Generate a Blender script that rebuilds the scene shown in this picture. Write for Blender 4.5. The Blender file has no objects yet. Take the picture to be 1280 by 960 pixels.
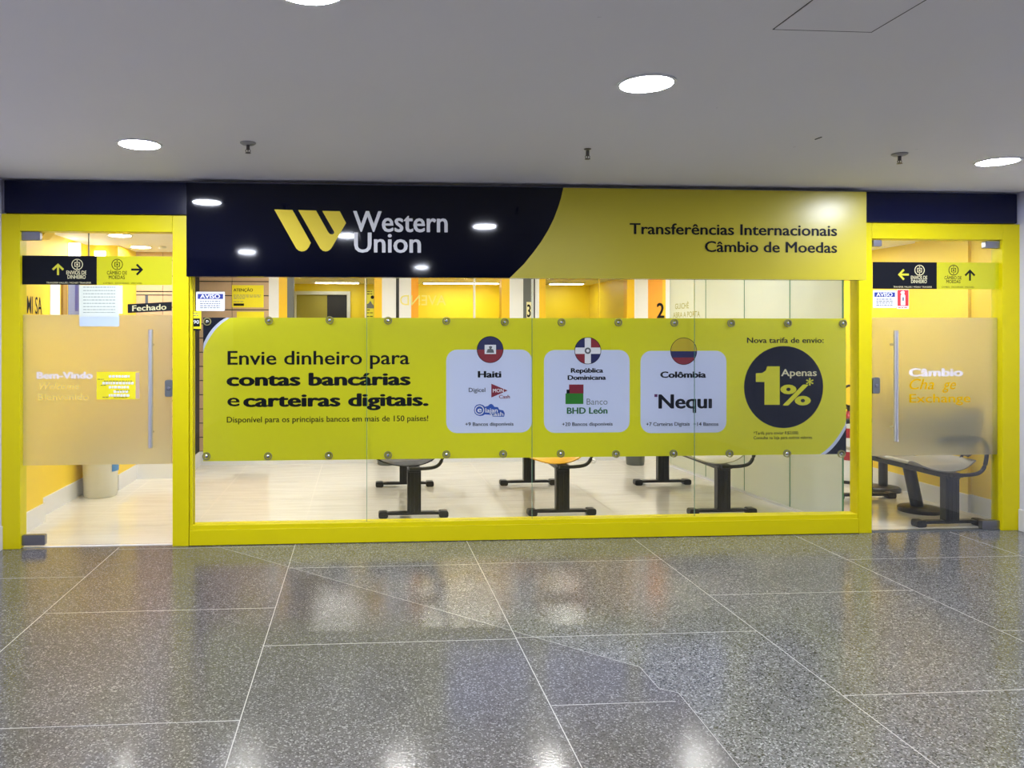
import bpy, bmesh, math, random
from mathutils import Vector, Matrix

random.seed(4)
S = bpy.context.scene
COL = S.collection

# ------------------------------------------------------------------ camera, world, exposure
FOC, PX, PY, PSI, DIST, EYE = 960.0, 519.0, 418.0, math.radians(4.0), 5.21, 1.40
cam_d = bpy.data.cameras.new('camera')
cam = bpy.data.objects.new('camera', cam_d)
COL.objects.link(cam)
cam.location = (0, -DIST, EYE)
cam.rotation_euler = (math.pi / 2, 0, -PSI)
cam_d.sensor_fit = 'HORIZONTAL'
cam_d.sensor_width = 36.0
cam_d.lens = FOC / 1280 * 36.0
cam_d.shift_x = (640 - PX) / 1280
cam_d.shift_y = (PY - 480) / 1280
cam_d.clip_start = 0.02
S.camera = cam

w = bpy.data.worlds.new('world')
S.world = w
w.use_nodes = True
w.node_tree.nodes['Background'].inputs[0].default_value = (0.02, 0.02, 0.022, 1)
w.node_tree.nodes['Background'].inputs[1].default_value = 1.0

S.view_settings.view_transform = 'Standard'
S.view_settings.look = 'None'
S.view_settings.exposure = 0.0
S.view_settings.gamma = 1.0
S.view_settings.use_curve_mapping = False
try:
    S.cycles.use_denoising = True
    S.cycles.max_bounces = 10
    S.cycles.diffuse_bounces = 5
    S.cycles.glossy_bounces = 5
    S.cycles.transmission_bounces = 8
    S.cycles.transparent_max_bounces = 16
    S.cycles.sample_clamp_indirect = 8.0
except Exception:
    pass

L_HALL = 410.0      # radiance of the corridor downlights
L_SHOP = 136.0       # radiance of the shop ceiling lights
L_BOOTH = 27.0      # radiance of the booth light strips


# ------------------------------------------------------------------ measuring helpers
def P(px, py, Y):
    """the point of the upright plane y = Y that a picture point shows"""
    a, b = (px - PX) / FOC, -(py - PY) / FOC
    dx, dy = a * math.cos(PSI) + math.sin(PSI), -a * math.sin(PSI) + math.cos(PSI)
    t = (Y + DIST) / dy
    return Vector((t * dx, Y, EYE + t * b))


def H(px, py, z):
    """the point of the level plane z that a picture point shows"""
    a, b = (px - PX) / FOC, -(py - PY) / FOC
    t = (z - EYE) / b
    dx, dy = a * math.cos(PSI) + math.sin(PSI), -a * math.sin(PSI) + math.cos(PSI)
    return Vector((t * dx, -DIST + t * dy, z))


def XX(px, Y):
    return P(px, PY, Y).x


def ZZ(px, py, Y):
    return P(px, py, Y).z


def R4(x0, y0, x1, y1, Y):
    xc, yc = (x0 + x1) / 2, (y0 + y1) / 2
    return P(x0, yc, Y).x, P(x1, yc, Y).x, P(xc, y1, Y).z, P(xc, y0, Y).z


# ------------------------------------------------------------------ materials
MATS = {}


def mat(name, col, rough=0.5, metal=0.0, var=0.0, vscale=6.0, bump=0.0, bscale=60.0, spec=0.5, coat=0.0):
    if name in MATS:
        return MATS[name]
    m = bpy.data.materials.new(name)
    m.use_nodes = True
    nt = m.node_tree
    b = nt.nodes['Principled BSDF']
    b.inputs['Base Color'].default_value = (*col, 1)
    b.inputs['Roughness'].default_value = rough
    b.inputs['Metallic'].default_value = metal
    b.inputs['Specular IOR Level'].default_value = spec
    b.inputs['Coat Weight'].default_value = coat
    b.inputs['Coat Roughness'].default_value = 0.05
    tc = nt.nodes.new('ShaderNodeTexCoord')
    if var > 0:
        n = nt.nodes.new('ShaderNodeTexNoise')
        n.inputs['Scale'].default_value = vscale
        n.inputs['Detail'].default_value = 4
        nt.links.new(tc.outputs['Object'], n.inputs['Vector'])
        r = nt.nodes.new('ShaderNodeMapRange')
        r.inputs['To Min'].default_value = 1 - var
        r.inputs['To Max'].default_value = 1 + var
        nt.links.new(n.outputs['Fac'], r.inputs['Value'])
        mx = nt.nodes.new('ShaderNodeVectorMath')
        mx.operation = 'SCALE'
        mx.inputs[0].default_value = col
        nt.links.new(r.outputs[0], mx.inputs['Scale'])
        nt.links.new(mx.outputs[0], b.inputs['Base Color'])
    if bump > 0:
        n2 = nt.nodes.new('ShaderNodeTexNoise')
        n2.inputs['Scale'].default_value = bscale
        n2.inputs['Detail'].default_value = 3
        nt.links.new(tc.outputs['Object'], n2.inputs['Vector'])
        bp = nt.nodes.new('ShaderNodeBump')
        bp.inputs['Strength'].default_value = bump
        bp.inputs['Distance'].default_value = 0.01
        nt.links.new(n2.outputs['Fac'], bp.inputs['Height'])
        nt.links.new(bp.outputs[0], b.inputs['Normal'])
    MATS[name] = m
    return m


def emit(name, col, strength):
    m = bpy.data.materials.new(name)
    m.use_nodes = True
    nt = m.node_tree
    nt.nodes.remove(nt.nodes['Principled BSDF'])
    e = nt.nodes.new('ShaderNodeEmission')
    e.inputs[0].default_value = (*col, 1)
    e.inputs[1].default_value = strength
    nt.links.new(e.outputs[0], nt.nodes['Material Output'].inputs[0])
    MATS[name] = m
    return m


def clear_glass(name, tint, refl=1.0):
    m = bpy.data.materials.new(name)
    m.use_nodes = True
    nt = m.node_tree
    nt.nodes.remove(nt.nodes['Principled BSDF'])
    t = nt.nodes.new('ShaderNodeBsdfTransparent')
    t.inputs[0].default_value = (*tint, 1)
    g = nt.nodes.new('ShaderNodeBsdfGlossy')
    g.inputs['Roughness'].default_value = 0.0
    fr = nt.nodes.new('ShaderNodeFresnel')
    fr.inputs['IOR'].default_value = 1.45
    mu = nt.nodes.new('ShaderNodeMath')
    mu.operation = 'MULTIPLY'
    mu.inputs[1].default_value = refl
    nt.links.new(fr.outputs[0], mu.inputs[0])
    mx = nt.nodes.new('ShaderNodeMixShader')
    nt.links.new(mu.outputs[0], mx.inputs[0])
    nt.links.new(t.outputs[0], mx.inputs[1])
    nt.links.new(g.outputs[0], mx.inputs[2])
    nt.links.new(mx.outputs[0], nt.nodes['Material Output'].inputs[0])
    MATS[name] = m
    return m


def frosted(name, col, rough, mixd, ior=1.4):
    """etched film: a rough refracting slab with some milky scattering"""
    m = bpy.data.materials.new(name)
    m.use_nodes = True
    nt = m.node_tree
    nt.nodes.remove(nt.nodes['Principled BSDF'])
    r = nt.nodes.new('ShaderNodeBsdfRefraction')
    r.inputs['Color'].default_value = (*col, 1)
    r.inputs['Roughness'].default_value = rough
    r.inputs['IOR'].default_value = ior
    tl = nt.nodes.new('ShaderNodeBsdfTranslucent')
    tl.inputs['Color'].default_value = (*col, 1)
    d = nt.nodes.new('ShaderNodeBsdfDiffuse')
    d.inputs['Color'].default_value = (*[c * 0.75 for c in col], 1)
    m1 = nt.nodes.new('ShaderNodeMixShader')
    m1.inputs[0].default_value = 0.55
    nt.links.new(tl.outputs[0], m1.inputs[1])
    nt.links.new(d.outputs[0], m1.inputs[2])
    m2 = nt.nodes.new('ShaderNodeMixShader')
    m2.inputs[0].default_value = mixd
    nt.links.new(r.outputs[0], m2.inputs[1])
    nt.links.new(m1.outputs[0], m2.inputs[2])
    nt.links.new(m2.outputs[0], nt.nodes['Material Output'].inputs[0])
    MATS[name] = m
    return m


def backlit(name, col, through=0.5):
    """thin paper or vinyl that lets light through from behind"""
    m = bpy.data.materials.new(name)
    m.use_nodes = True
    nt = m.node_tree
    nt.nodes.remove(nt.nodes['Principled BSDF'])
    tl = nt.nodes.new('ShaderNodeBsdfTranslucent')
    tl.inputs['Color'].default_value = (*col, 1)
    d = nt.nodes.new('ShaderNodeBsdfDiffuse')
    d.inputs['Color'].default_value = (*col, 1)
    mx = nt.nodes.new('ShaderNodeMixShader')
    mx.inputs[0].default_value = through
    nt.links.new(d.outputs[0], mx.inputs[1])
    nt.links.new(tl.outputs[0], mx.inputs[2])
    nt.links.new(mx.outputs[0], nt.nodes['Material Output'].inputs[0])
    MATS[name] = m
    return m


def terrazzo(name, base, dark, light, tint_scale=1.0):
    m = bpy.data.materials.new(name)
    m.use_nodes = True
    nt = m.node_tree
    b = nt.nodes['Principled BSDF']
    tc = nt.nodes.new('ShaderNodeTexCoord')
    v = nt.nodes.new('ShaderNodeTexVoronoi')
    v.inputs['Scale'].default_value = 150 * tint_scale
    v.inputs['Randomness'].default_value = 1
    nt.links.new(tc.outputs['Object'], v.inputs['Vector'])
    bw = nt.nodes.new('ShaderNodeSeparateColor')
    nt.links.new(v.outputs['Color'], bw.inputs[0])
    cr = nt.nodes.new('ShaderNodeValToRGB')
    cr.color_ramp.interpolation = 'LINEAR'
    els = cr.color_ramp.elements
    els[0].position, els[0].color = 0.0, (*dark, 1)
    els[1].position, els[1].color = 1.0, (*light, 1)
    for p, c in ((0.14, dark), (0.24, base), (0.80, base), (0.93, light)):
        e = els.new(p)
        e.color = (*c, 1)
    nt.links.new(bw.outputs[0], cr.inputs[0])
    n = nt.nodes.new('ShaderNodeTexNoise')
    n.inputs['Scale'].default_value = 1.3
    n.inputs['Detail'].default_value = 6
    nt.links.new(tc.outputs['Object'], n.inputs['Vector'])
    r = nt.nodes.new('ShaderNodeMapRange')
    r.inputs['From Min'].default_value = 0.3
    r.inputs['From Max'].default_value = 0.7
    r.inputs['To Min'].default_value = 0.85
    r.inputs['To Max'].default_value = 1.15
    nt.links.new(n.outputs['Fac'], r.inputs['Value'])
    mx = nt.nodes.new('ShaderNodeVectorMath')
    mx.operation = 'SCALE'
    nt.links.new(cr.outputs[0], mx.inputs[0])
    nt.links.new(r.outputs[0], mx.inputs['Scale'])
    nt.links.new(mx.outputs[0], b.inputs['Base Color'])
    n3 = nt.nodes.new('ShaderNodeTexNoise')
    n3.inputs['Scale'].default_value = 2.2
    n3.inputs['Detail'].default_value = 5
    nt.links.new(tc.outputs['Object'], n3.inputs['Vector'])
    r3 = nt.nodes.new('ShaderNodeMapRange')
    r3.inputs['From Min'].default_value = 0.35
    r3.inputs['From Max'].default_value = 0.65
    r3.inputs['To Min'].default_value = 0.10
    r3.inputs['To Max'].default_value = 0.19
    nt.links.new(n3.outputs['Fac'], r3.inputs['Value'])
    nt.links.new(r3.outputs[0], b.inputs['Roughness'])
    n2 = nt.nodes.new('ShaderNodeTexNoise')
    n2.inputs['Scale'].default_value = 90
    nt.links.new(tc.outputs['Object'], n2.inputs['Vector'])
    bp = nt.nodes.new('ShaderNodeBump')
    bp.inputs['Strength'].default_value = 0.045
    bp.inputs['Distance'].default_value = 0.01
    nt.links.new(n2.outputs['Fac'], bp.inputs['Height'])
    nt.links.new(bp.outputs[0], b.inputs['Normal'])
    MATS[name] = m
    return m


def porcelain(name):
    """beige polished shop tile with soft cross veins"""
    m = bpy.data.materials.new(name)
    m.use_nodes = True
    nt = m.node_tree
    b = nt.nodes['Principled BSDF']
    tc = nt.nodes.new('ShaderNodeTexCoord')
    mp = nt.nodes.new('ShaderNodeMapping')
    mp.inputs['Scale'].default_value = (0.7, 6.0, 1)
    nt.links.new(tc.outputs['Object'], mp.inputs['Vector'])
    n = nt.nodes.new('ShaderNodeTexNoise')
    n.inputs['Scale'].default_value = 3
    n.inputs['Detail'].default_value = 6
    nt.links.new(mp.outputs[0], n.inputs['Vector'])
    cr = nt.nodes.new('ShaderNodeValToRGB')
    cr.color_ramp.elements[0].position = 0.3
    cr.color_ramp.elements[0].color = (0.68, 0.65, 0.60, 1)
    cr.color_ramp.elements[1].position = 0.7
    cr.color_ramp.elements[1].color = (0.77, 0.75, 0.71, 1)
    nt.links.new(n.outputs['Fac'], cr.inputs[0])
    nt.links.new(cr.outputs[0], b.inputs['Base Color'])
    b.inputs['Roughness'].default_value = 0.12
    MATS[name] = m
    return m


M_CEIL = mat('ceiling paint', (0.75, 0.725, 0.735), 0.7, var=0.02, vscale=1.5)
M_HALLWALL = mat('hall wall paint', (0.62, 0.62, 0.76), 0.55, var=0.03)
M_HALLBASE = mat('hall baseboard', (0.68, 0.67, 0.70), 0.4, var=0.05)
M_DARK = mat('dark gap', (0.01, 0.01, 0.012), 0.7)
M_GROUT = mat('floor joint', (0.42, 0.40, 0.38), 0.5)
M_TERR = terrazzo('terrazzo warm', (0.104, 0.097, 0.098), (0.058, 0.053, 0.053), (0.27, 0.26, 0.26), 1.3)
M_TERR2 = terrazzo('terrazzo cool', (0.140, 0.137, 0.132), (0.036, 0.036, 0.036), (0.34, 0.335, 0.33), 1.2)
M_PORC = porcelain('shop porcelain')
M_PORCJ = mat('shop floor joint', (0.55, 0.50, 0.43), 0.6)
M_YFRAME = mat('yellow frame paint', (0.69, 0.59, 0.0), 0.36, spec=0.28, var=0.05, vscale=3, bump=0.05, bscale=30)
M_NAVY = mat('navy panel', (0.0012, 0.0018, 0.009), 0.05, spec=0.3, bump=0.01, bscale=4)
M_NAVY2 = mat('navy header', (0.002, 0.0035, 0.026), 0.2, spec=0.25)
M_YSIGN = mat('yellow sign sheet', (0.52, 0.44, 0.022), 0.30, spec=0.5, var=0.02)
M_LOGO = mat('emblem yellow', (0.78, 0.60, 0.03), 0.4)
M_WHITEL = mat('white lettering', (0.80, 0.80, 0.80), 0.4)
M_INK = mat('black ink', (0.006, 0.007, 0.011), 0.5, spec=0.12)
M_STEEL = mat('brushed steel', (0.78, 0.78, 0.78), 0.36, 1.0, bump=0.02, bscale=200)
M_DSTEEL = mat('patch fitting steel', (0.30, 0.30, 0.34), 0.35, 1.0)
M_CHROME = mat('screw chrome', (0.7, 0.7, 0.7), 0.2, 1.0)
M_WASHER = mat('clear washer', (0.34, 0.32, 0.14), 0.25)
M_GLASS = clear_glass('clear glass', (0.992, 0.997, 0.992), 0.55)
M_FROST = frosted('frosted film', (0.96, 0.95, 0.81), 0.50, 0.24)
M_PFROST = frosted('frosted partition', (0.94, 1.0, 1.0), 0.5, 0.62)
M_GEDGE = mat('green glass edge', (0.10, 0.28, 0.20), 0.15)
M_LIME = mat('banner lime', (0.74, 0.71, 0.008), 0.28, var=0.03, vscale=1.2)
M_LAV = mat('banner lavender white', (0.63, 0.68, 0.86), 0.35)
M_BNAVY = mat('banner navy', (0.009, 0.012, 0.024), 0.35, spec=0.12)
M_YWALL = mat('yellow wall paint', (0.90, 0.655, 0.03), 0.45, var=0.05, vscale=2.5)
M_BOOTHY = mat('booth lemon paint', (0.88, 0.69, 0.02), 0.45, var=0.03)
M_YWALL2 = mat('deep yellow paint', (0.92, 0.56, 0.01), 0.4, var=0.03)
M_YORANGE = mat('orange trim paint', (0.95, 0.40, 0.02), 0.4)
M_WWALL = mat('white wall paint', (0.80, 0.81, 0.86), 0.5, var=0.02)
M_WBASE = mat('white shop baseboard', (0.78, 0.79, 0.83), 0.3, var=0.03)
M_WOOD = mat('slat wall board', (0.58, 0.40, 0.265), 0.45, var=0.10, vscale=14)
M_SCEIL = mat('shop ceiling paint', (0.86, 0.85, 0.84), 0.7)
M_BLACKM = mat('black metal', (0.010, 0.011, 0.014), 0.35)
M_BLACKP = mat('black plastic', (0.016, 0.016, 0.018), 0.4)
M_GREYSEAT = mat('grey seat plastic', (0.32, 0.30, 0.26), 0.35)
M_YSEAT = mat('yellow seat plastic', (0.88, 0.48, 0.02), 0.35)
M_WSEAT = mat('pale grey seat plastic', (0.55, 0.53, 0.48), 0.3)
M_PAPER = backlit('paper', (0.88, 0.93, 0.88), 0.4)
M_PAPER2 = backlit('bluish pocket', (0.78, 0.88, 1.0), 0.4)
M_PRINT = mat('grey print', (0.42, 0.48, 0.46), 0.7)
M_WHITE = mat('white print', (0.82, 0.82, 0.84), 0.4)
M_BLUE = mat('notice blue', (0.012, 0.03, 0.26), 0.4)
M_GREYINK = mat('grey ink', (0.16, 0.18, 0.22), 0.6)
M_YSTICK = mat('yellow sticker', (0.90, 0.78, 0.01), 0.4)
M_YSTRIP = mat('strip lime', (0.58, 0.56, 0.004), 0.3)
M_YTEXT = mat('strip lime lettering', (0.62, 0.58, 0.03), 0.4)
M_CREAM = mat('cream lettering', (0.78, 0.72, 0.42), 0.4)
M_GOLD = backlit('gold film lettering', (0.90, 0.62, 0.0), 0.4)
M_GOLDPALE = backlit('pale gold film lettering', (1.0, 0.90, 0.34), 0.45)
M_LILAC = backlit('lilac white lettering', (0.97, 0.95, 1.0), 0.35)
M_RED = mat('extinguisher red', (0.42, 0.012, 0.016), 0.3)
M_FRED = mat('flag red', (0.26, 0.018, 0.030), 0.4)
M_FBLUE = mat('flag blue', (0.012, 0.016, 0.10), 0.4)
M_GREEN = mat('logo green', (0.02, 0.20, 0.015), 0.4)
M_DGREEN = mat('lettering green', (0.012, 0.12, 0.03), 0.4)
M_GREYT = mat('light grey lettering', (0.16, 0.19, 0.20), 0.5)
M_DRED = mat('logo dark red', (0.22, 0.012, 0.03), 0.4)
M_LBLUE = mat('logo blue', (0.02, 0.08, 0.38), 0.4)
M_PURPLE = mat('logo purple', (0.10, 0.01, 0.10), 0.4)
M_FYEL = mat('flag yellow', (0.60, 0.45, 0.01), 0.4)
M_BIN = mat('bin white plastic', (0.72, 0.72, 0.66), 0.35)
M_BINBAG = mat('bin bag', (0.012, 0.012, 0.014), 0.3)
M_GBIN = mat('grey bin plastic', (0.11, 0.12, 0.11), 0.4)
M_LAMPRIM = mat('lamp rim', (0.75, 0.75, 0.75), 0.4)
M_BRASS = mat('sprinkler metal', (0.10, 0.09, 0.08), 0.35, 0.7)
M_BLPOSTER = mat('blue poster', (0.16, 0.20, 0.38), 0.5)
M_OLIVE = mat('olive', (0.30, 0.26, 0.03), 0.6)
M_BROWN = mat('brown board', (0.30, 0.17, 0.03), 0.5)
M_GREYPOST = mat('grey post', (0.12, 0.13, 0.14), 0.4)
M_WFRAME = mat('white window frame', (0.62, 0.64, 0.60), 0.4)
M_HALL_LED = emit('hall lamp diffuser', (0.83, 0.88, 1.0), L_HALL)
M_SHOP_LED = emit('shop lamp diffuser', (1.0, 0.98, 0.94), L_SHOP)
M_BOOTH_LED = emit('booth strip diffuser', (1.0, 0.96, 0.86), L_BOOTH)
M_SCONCE = emit('wall light diffuser', (1.0, 0.97, 0.90), 6.0)


# ------------------------------------------------------------------ mesh helpers (all take world coordinates)
def box(bm, x0, x1, y0, y1, z0, z1, mi=0):
    vs = [bm.verts.new(p) for p in ((x0, y0, z0), (x1, y0, z0), (x1, y1, z0), (x0, y1, z0),
                                    (x0, y0, z1), (x1, y0, z1), (x1, y1, z1), (x0, y1, z1))]
    for f in ((0, 3, 2, 1), (4, 5, 6, 7), (0, 1, 5, 4), (1, 2, 6, 5), (2, 3, 7, 6), (3, 0, 4, 7)):
        bm.faces.new([vs[i] for i in f]).material_index = mi


def prism(bm, pts, y0, y1):
    """outline of (x, z) points carried from y0 to y1"""
    area = sum(pts[i][0] * pts[(i + 1) % len(pts)][1] - pts[(i + 1) % len(pts)][0] * pts[i][1] for i in range(len(pts)))
    if area < 0:
        pts = pts[::-1]
    a = [bm.verts.new((x, y0, z)) for x, z in pts]
    b = [bm.verts.new((x, y1, z)) for x, z in pts]
    fr = bm.faces.new(a)
    bk = bm.faces.new(b[::-1])
    n = len(pts)
    for i in range(n):
        bm.faces.new((a[i], b[i], b[(i + 1) % n], a[(i + 1) % n]))
    fr.normal_update()
    bk.normal_update()
    bmesh.ops.triangulate(bm, faces=[fr, bk])


def prism_y(bm, pts, y0, y1):
    prism(bm, pts, y0, y1)


def prism_z(bm, pts, z0, z1):
    area = sum(pts[i][0] * pts[(i + 1) % len(pts)][1] - pts[(i + 1) % len(pts)][0] * pts[i][1] for i in range(len(pts)))
    if area < 0:
        pts = pts[::-1]
    a = [bm.verts.new((x, y, z0)) for x, y in pts]
    b = [bm.verts.new((x, y, z1)) for x, y in pts]
    n = len(pts)
    bm.faces.new(a[::-1])
    bm.faces.new(b)
    for i in range(n):
        bm.faces.new((a[i], a[(i + 1) % n], b[(i + 1) % n], b[i]))


def lathe(bm, c, prof, axis='z', n=28):
    """prof: (radius, height) pairs"""
    c = Vector(c)
    rings = []
    for r, h in prof:
        ring = []
        for k in range(n):
            t = 2 * math.pi * k / n
            u, v = r * math.cos(t), r * math.sin(t)
            p = {'z': (u, v, h), 'y': (u, h, -v), 'x': (h, u, v)}[axis]
            ring.append(bm.verts.new(c + Vector(p)))
        rings.append(ring)
    for a, b in zip(rings, rings[1:]):
        for k in range(n):
            bm.faces.new((a[k], a[(k + 1) % n], b[(k + 1) % n], b[k]))
    bm.faces.new(rings[0][::-1])
    bm.faces.new(rings[-1])


def tube(bm, pts, r, n=10, cap=True):
    pts = [Vector(p) for p in pts]
    rings = []
    for i, p in enumerate(pts):
        d = (pts[min(i + 1, len(pts) - 1)] - pts[max(i - 1, 0)]).normalized()
        up = Vector((0, 0, 1)) if abs(d.z) < 0.95 else Vector((0, 1, 0))
        u = d.cross(up).normalized()
        v = d.cross(u).normalized()
        rings.append([bm.verts.new(p + r * (math.cos(2 * math.pi * k / n) * u + math.sin(2 * math.pi * k / n) * v)) for k in range(n)])
    for a, b in zip(rings, rings[1:]):
        for k in range(n):
            bm.faces.new((a[k], a[(k + 1) % n], b[(k + 1) % n], b[k]))
    if cap:
        bm.faces.new(rings[0][::-1])
        bm.faces.new(rings[-1])


def arc(cx, cy, r, a0, a1, n=12, ry=None):
    ry = r if ry is None else ry
    return [(cx + r * math.cos(math.radians(a0 + (a1 - a0) * i / n)), cy + ry * math.sin(math.radians(a0 + (a1 - a0) * i / n))) for i in range(n + 1)]


def rrect(x0, x1, z0, z1, r, n=6):
    return (arc(x1 - r, z0 + r, r, -90, 0, n) + arc(x1 - r, z1 - r, r, 0, 90, n)
            + arc(x0 + r, z1 - r, r, 90, 180, n) + arc(x0 + r, z0 + r, r, 180, 270, n))


def bezier_pts(p0, p1, p2, n=14):
    return [((1 - t) ** 2 * p0[0] + 2 * t * (1 - t) * p1[0] + t * t * p2[0],
             (1 - t) ** 2 * p0[1] + 2 * t * (1 - t) * p1[1] + t * t * p2[1]) for t in [i / n for i in range(n + 1)]]


def wloc(o):
    v = Vector((0, 0, 0))
    while o is not None:
        v = v + o.location
        o = o.parent
    return v


def obj(name, bm, m, parent=None, smooth=False, bevel=0.0, origin=None):
    """links the mesh as ONE object; vertices come in world coordinates"""
    bmesh.ops.recalc_face_normals(bm, faces=bm.faces)
    if parent is not None:
        off = wloc(parent)
    elif origin is not None:
        off = Vector(origin)
    else:
        xs = [v.co.x for v in bm.verts]
        ys = [v.co.y for v in bm.verts]
        zs = [v.co.z for v in bm.verts]
        off = Vector(((min(xs) + max(xs)) / 2, (min(ys) + max(ys)) / 2, min(zs)))
    bmesh.ops.translate(bm, verts=bm.verts, vec=-off)
    if smooth:
        for f in bm.faces:
            f.smooth = True
    me = bpy.data.meshes.new(name)
    bm.to_mesh(me)
    bm.free()
    o = bpy.data.objects.new(name, me)
    COL.objects.link(o)
    for mm in (m if isinstance(m, (list, tuple)) else [m]):
        me.materials.append(mm)
    if parent is not None:
        o.parent = parent
    else:
        o.location = off
    if bevel:
        b = o.modifiers.new('bevel', 'BEVEL')
        b.width = bevel
        b.segments = 2
        b.limit_method = 'ANGLE'
    if smooth:
        e = o.modifiers.new('edges', 'EDGE_SPLIT')
        e.split_angle = math.radians(40)
    return o


def N():
    return bmesh.new()


def thing(name, label, cat, loc, group=None):
    o = bpy.data.objects.new(name, None)
    COL.objects.link(o)
    o.location = loc
    o.empty_display_size = 0.1
    o['label'] = label
    o['category'] = cat
    if group:
        o['group'] = group
    return o


def tag(o, label, cat, group=None):
    o['label'] = label
    o['category'] = cat
    if group:
        o['group'] = group
    return o


def struct(name, bm, m, parent=None, **k):
    o = obj(name, bm, m, parent, **k)
    if parent is None:
        o['kind'] = 'structure'
    return o


def sroot(name, loc):
    o = bpy.data.objects.new(name, None)
    COL.objects.link(o)
    o.location = loc
    o['kind'] = 'structure'
    return o


def dup(root, loc, label=None, group=None):
    r = root.copy()
    COL.objects.link(r)
    r.location = loc
    if label:
        r['label'] = label
    if group:
        r['group'] = group
    for ch in list(root.children):
        c = ch.copy()
        COL.objects.link(c)
        c.parent = r
        for g in ch.children:
            d = g.copy()
            COL.objects.link(d)
            d.parent = c
    return r


# ------------------------------------------------------------------ lettering
_cap = {}


def glyphs(s, bold, shear, spacing=1.0):
    c = bpy.data.curves.new('glyphs', 'FONT')
    c.body = s
    c.size = 1.0
    c.offset = bold
    c.shear = shear
    c.space_character = spacing
    c.resolution_u = 3
    o = bpy.data.objects.new('glyphs', c)
    COL.objects.link(o)
    dg = bpy.context.evaluated_depsgraph_get()
    me = bpy.data.meshes.new_from_object(o.evaluated_get(dg))
    bpy.data.objects.remove(o)
    bpy.data.curves.remove(c)
    return me


def cap_h():
    if 'h' not in _cap:
        me = glyphs('H', 0, 0)
        ys = [v.co.y for v in me.vertices]
        _cap['h'] = max(ys)
        bpy.data.meshes.remove(me)
    return _cap['h']


def text(name, s, x0, x1, base, cap, Y, m, parent, bold=0.0, shear=0.0, spacing=1.0, mirror=False, tilt=0.0, label=None):
    """printed lettering: spans picture columns x0..x1, stands on row base with capitals cap rows tall, on the plane y = Y"""
    me = glyphs(s, min(bold, 0.0), shear, spacing)
    xs = [v.co.x for v in me.vertices]
    mnx, mxx = min(xs), max(xs)
    a, b = P(x0, base, Y), P(x1, base, Y)
    xc = (x0 + x1) / 2
    z0 = P(xc, base, Y).z
    sz = (P(xc, base - cap, Y).z - z0) / cap_h()
    sx = (b.x - a.x) / (mxx - mnx)
    off = wloc(parent)
    me2 = bpy.data.meshes.new(name)
    verts = []
    faces = []
    fat = max(bold, 0.0)
    shifts = [(0, 0)] if fat == 0 else [(0, 0), (fat, 0), (-fat, 0), (fat * .5, fat * .45), (-fat * .5, fat * .45), (fat * .5, -fat * .45), (-fat * .5, -fat * .45)]
    for si, (ox, oz) in enumerate(shifts):
        n0 = len(verts)
        for v in me.vertices:
            u = (v.co.x - mnx) * sx
            if mirror:
                u = (b.x - a.x) - u
            uu = u - (b.x - a.x) / 2
            verts.append((a.x + u + ox * sx - off.x, Y - 0.00002 * si - off.y, z0 + (v.co.y + oz) * sz + uu * tilt - off.z))
        faces += [[n0 + i for i in list(p.vertices)[::(-1 if mirror else 1)]] for p in me.polygons]
    for v in []:
        u = (v.co.x - mnx) * sx
        if mirror:
            u = (b.x - a.x) - u
        uu = u - (b.x - a.x) / 2
        verts.append((a.x + u - off.x, Y - off.y, z0 + v.co.y * sz + uu * tilt - off.z))
    me2.from_pydata(verts, [], faces)
    me2.materials.append(m)
    bpy.data.meshes.remove(me)
    o = bpy.data.objects.new(name, me2)
    COL.objects.link(o)
    o.parent = parent
    if label:
        o['label'] = label
    return o


def greek(name, rows, Y, m, parent, hpx=1.0):
    """rows of print too small to read: short dashes along each row (x0, x1, y)"""
    bm = N()
    for x0, x1, y in rows:
        x = x0
        while x < x1 - 0.6:
            wd = random.uniform(1.6, 4.2)
            e = min(x + wd, x1)
            a, b, c, d = R4(x, y - hpx / 2, e, y + hpx / 2, Y)
            box(bm, a, b, Y - 0.0003, Y + 0.0003, c, d)
            x = e + 0.9
    return obj(name, bm, m, parent)


def pprism(px_pts, Y0, Y1, bm=None):
    bm = bm or N()
    prism(bm, [(P(x, y, Y0).x, P(x, y, Y0).z) for x, y in px_pts], Y0, Y1)
    return bm


def pbox(x0, y0, x1, y1, Y0, Y1, bm=None):
    bm = bm or N()
    a, b, c, d = R4(x0, y0, x1, y1, Y0)
    box(bm, a, b, Y0, Y1, c, d)
    return bm


def ring_mesh(cx, cz, r0, r1, y0, y1, n=32):
    bm = N()
    vs = []
    for k in range(n):
        t = 2 * math.pi * k / n
        c, s = math.cos(t), math.sin(t)
        vs.append([bm.verts.new((cx + r * c, y, cz + r * s)) for r, y in ((r0, y0), (r1, y0), (r1, y1), (r0, y1))])
    for k in range(n):
        a, b = vs[k], vs[(k + 1) % n]
        for i in range(4):
            j = (i + 1) % 4
            bm.faces.new((a[i], a[j], b[j], b[i]))
    return bm


# ------------------------------------------------------------------ main measures
ZC = 2.413                      # hall ceiling
XL, XR = -2.336, 4.69           # hall side walls
YB = -9.0                       # hall back wall
Z_HEAD0, Z_HEAD1 = 2.075, 2.186
WB = 3.16                       # back wall line of the shop
ZS = 2.20                       # shop ceiling

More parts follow.
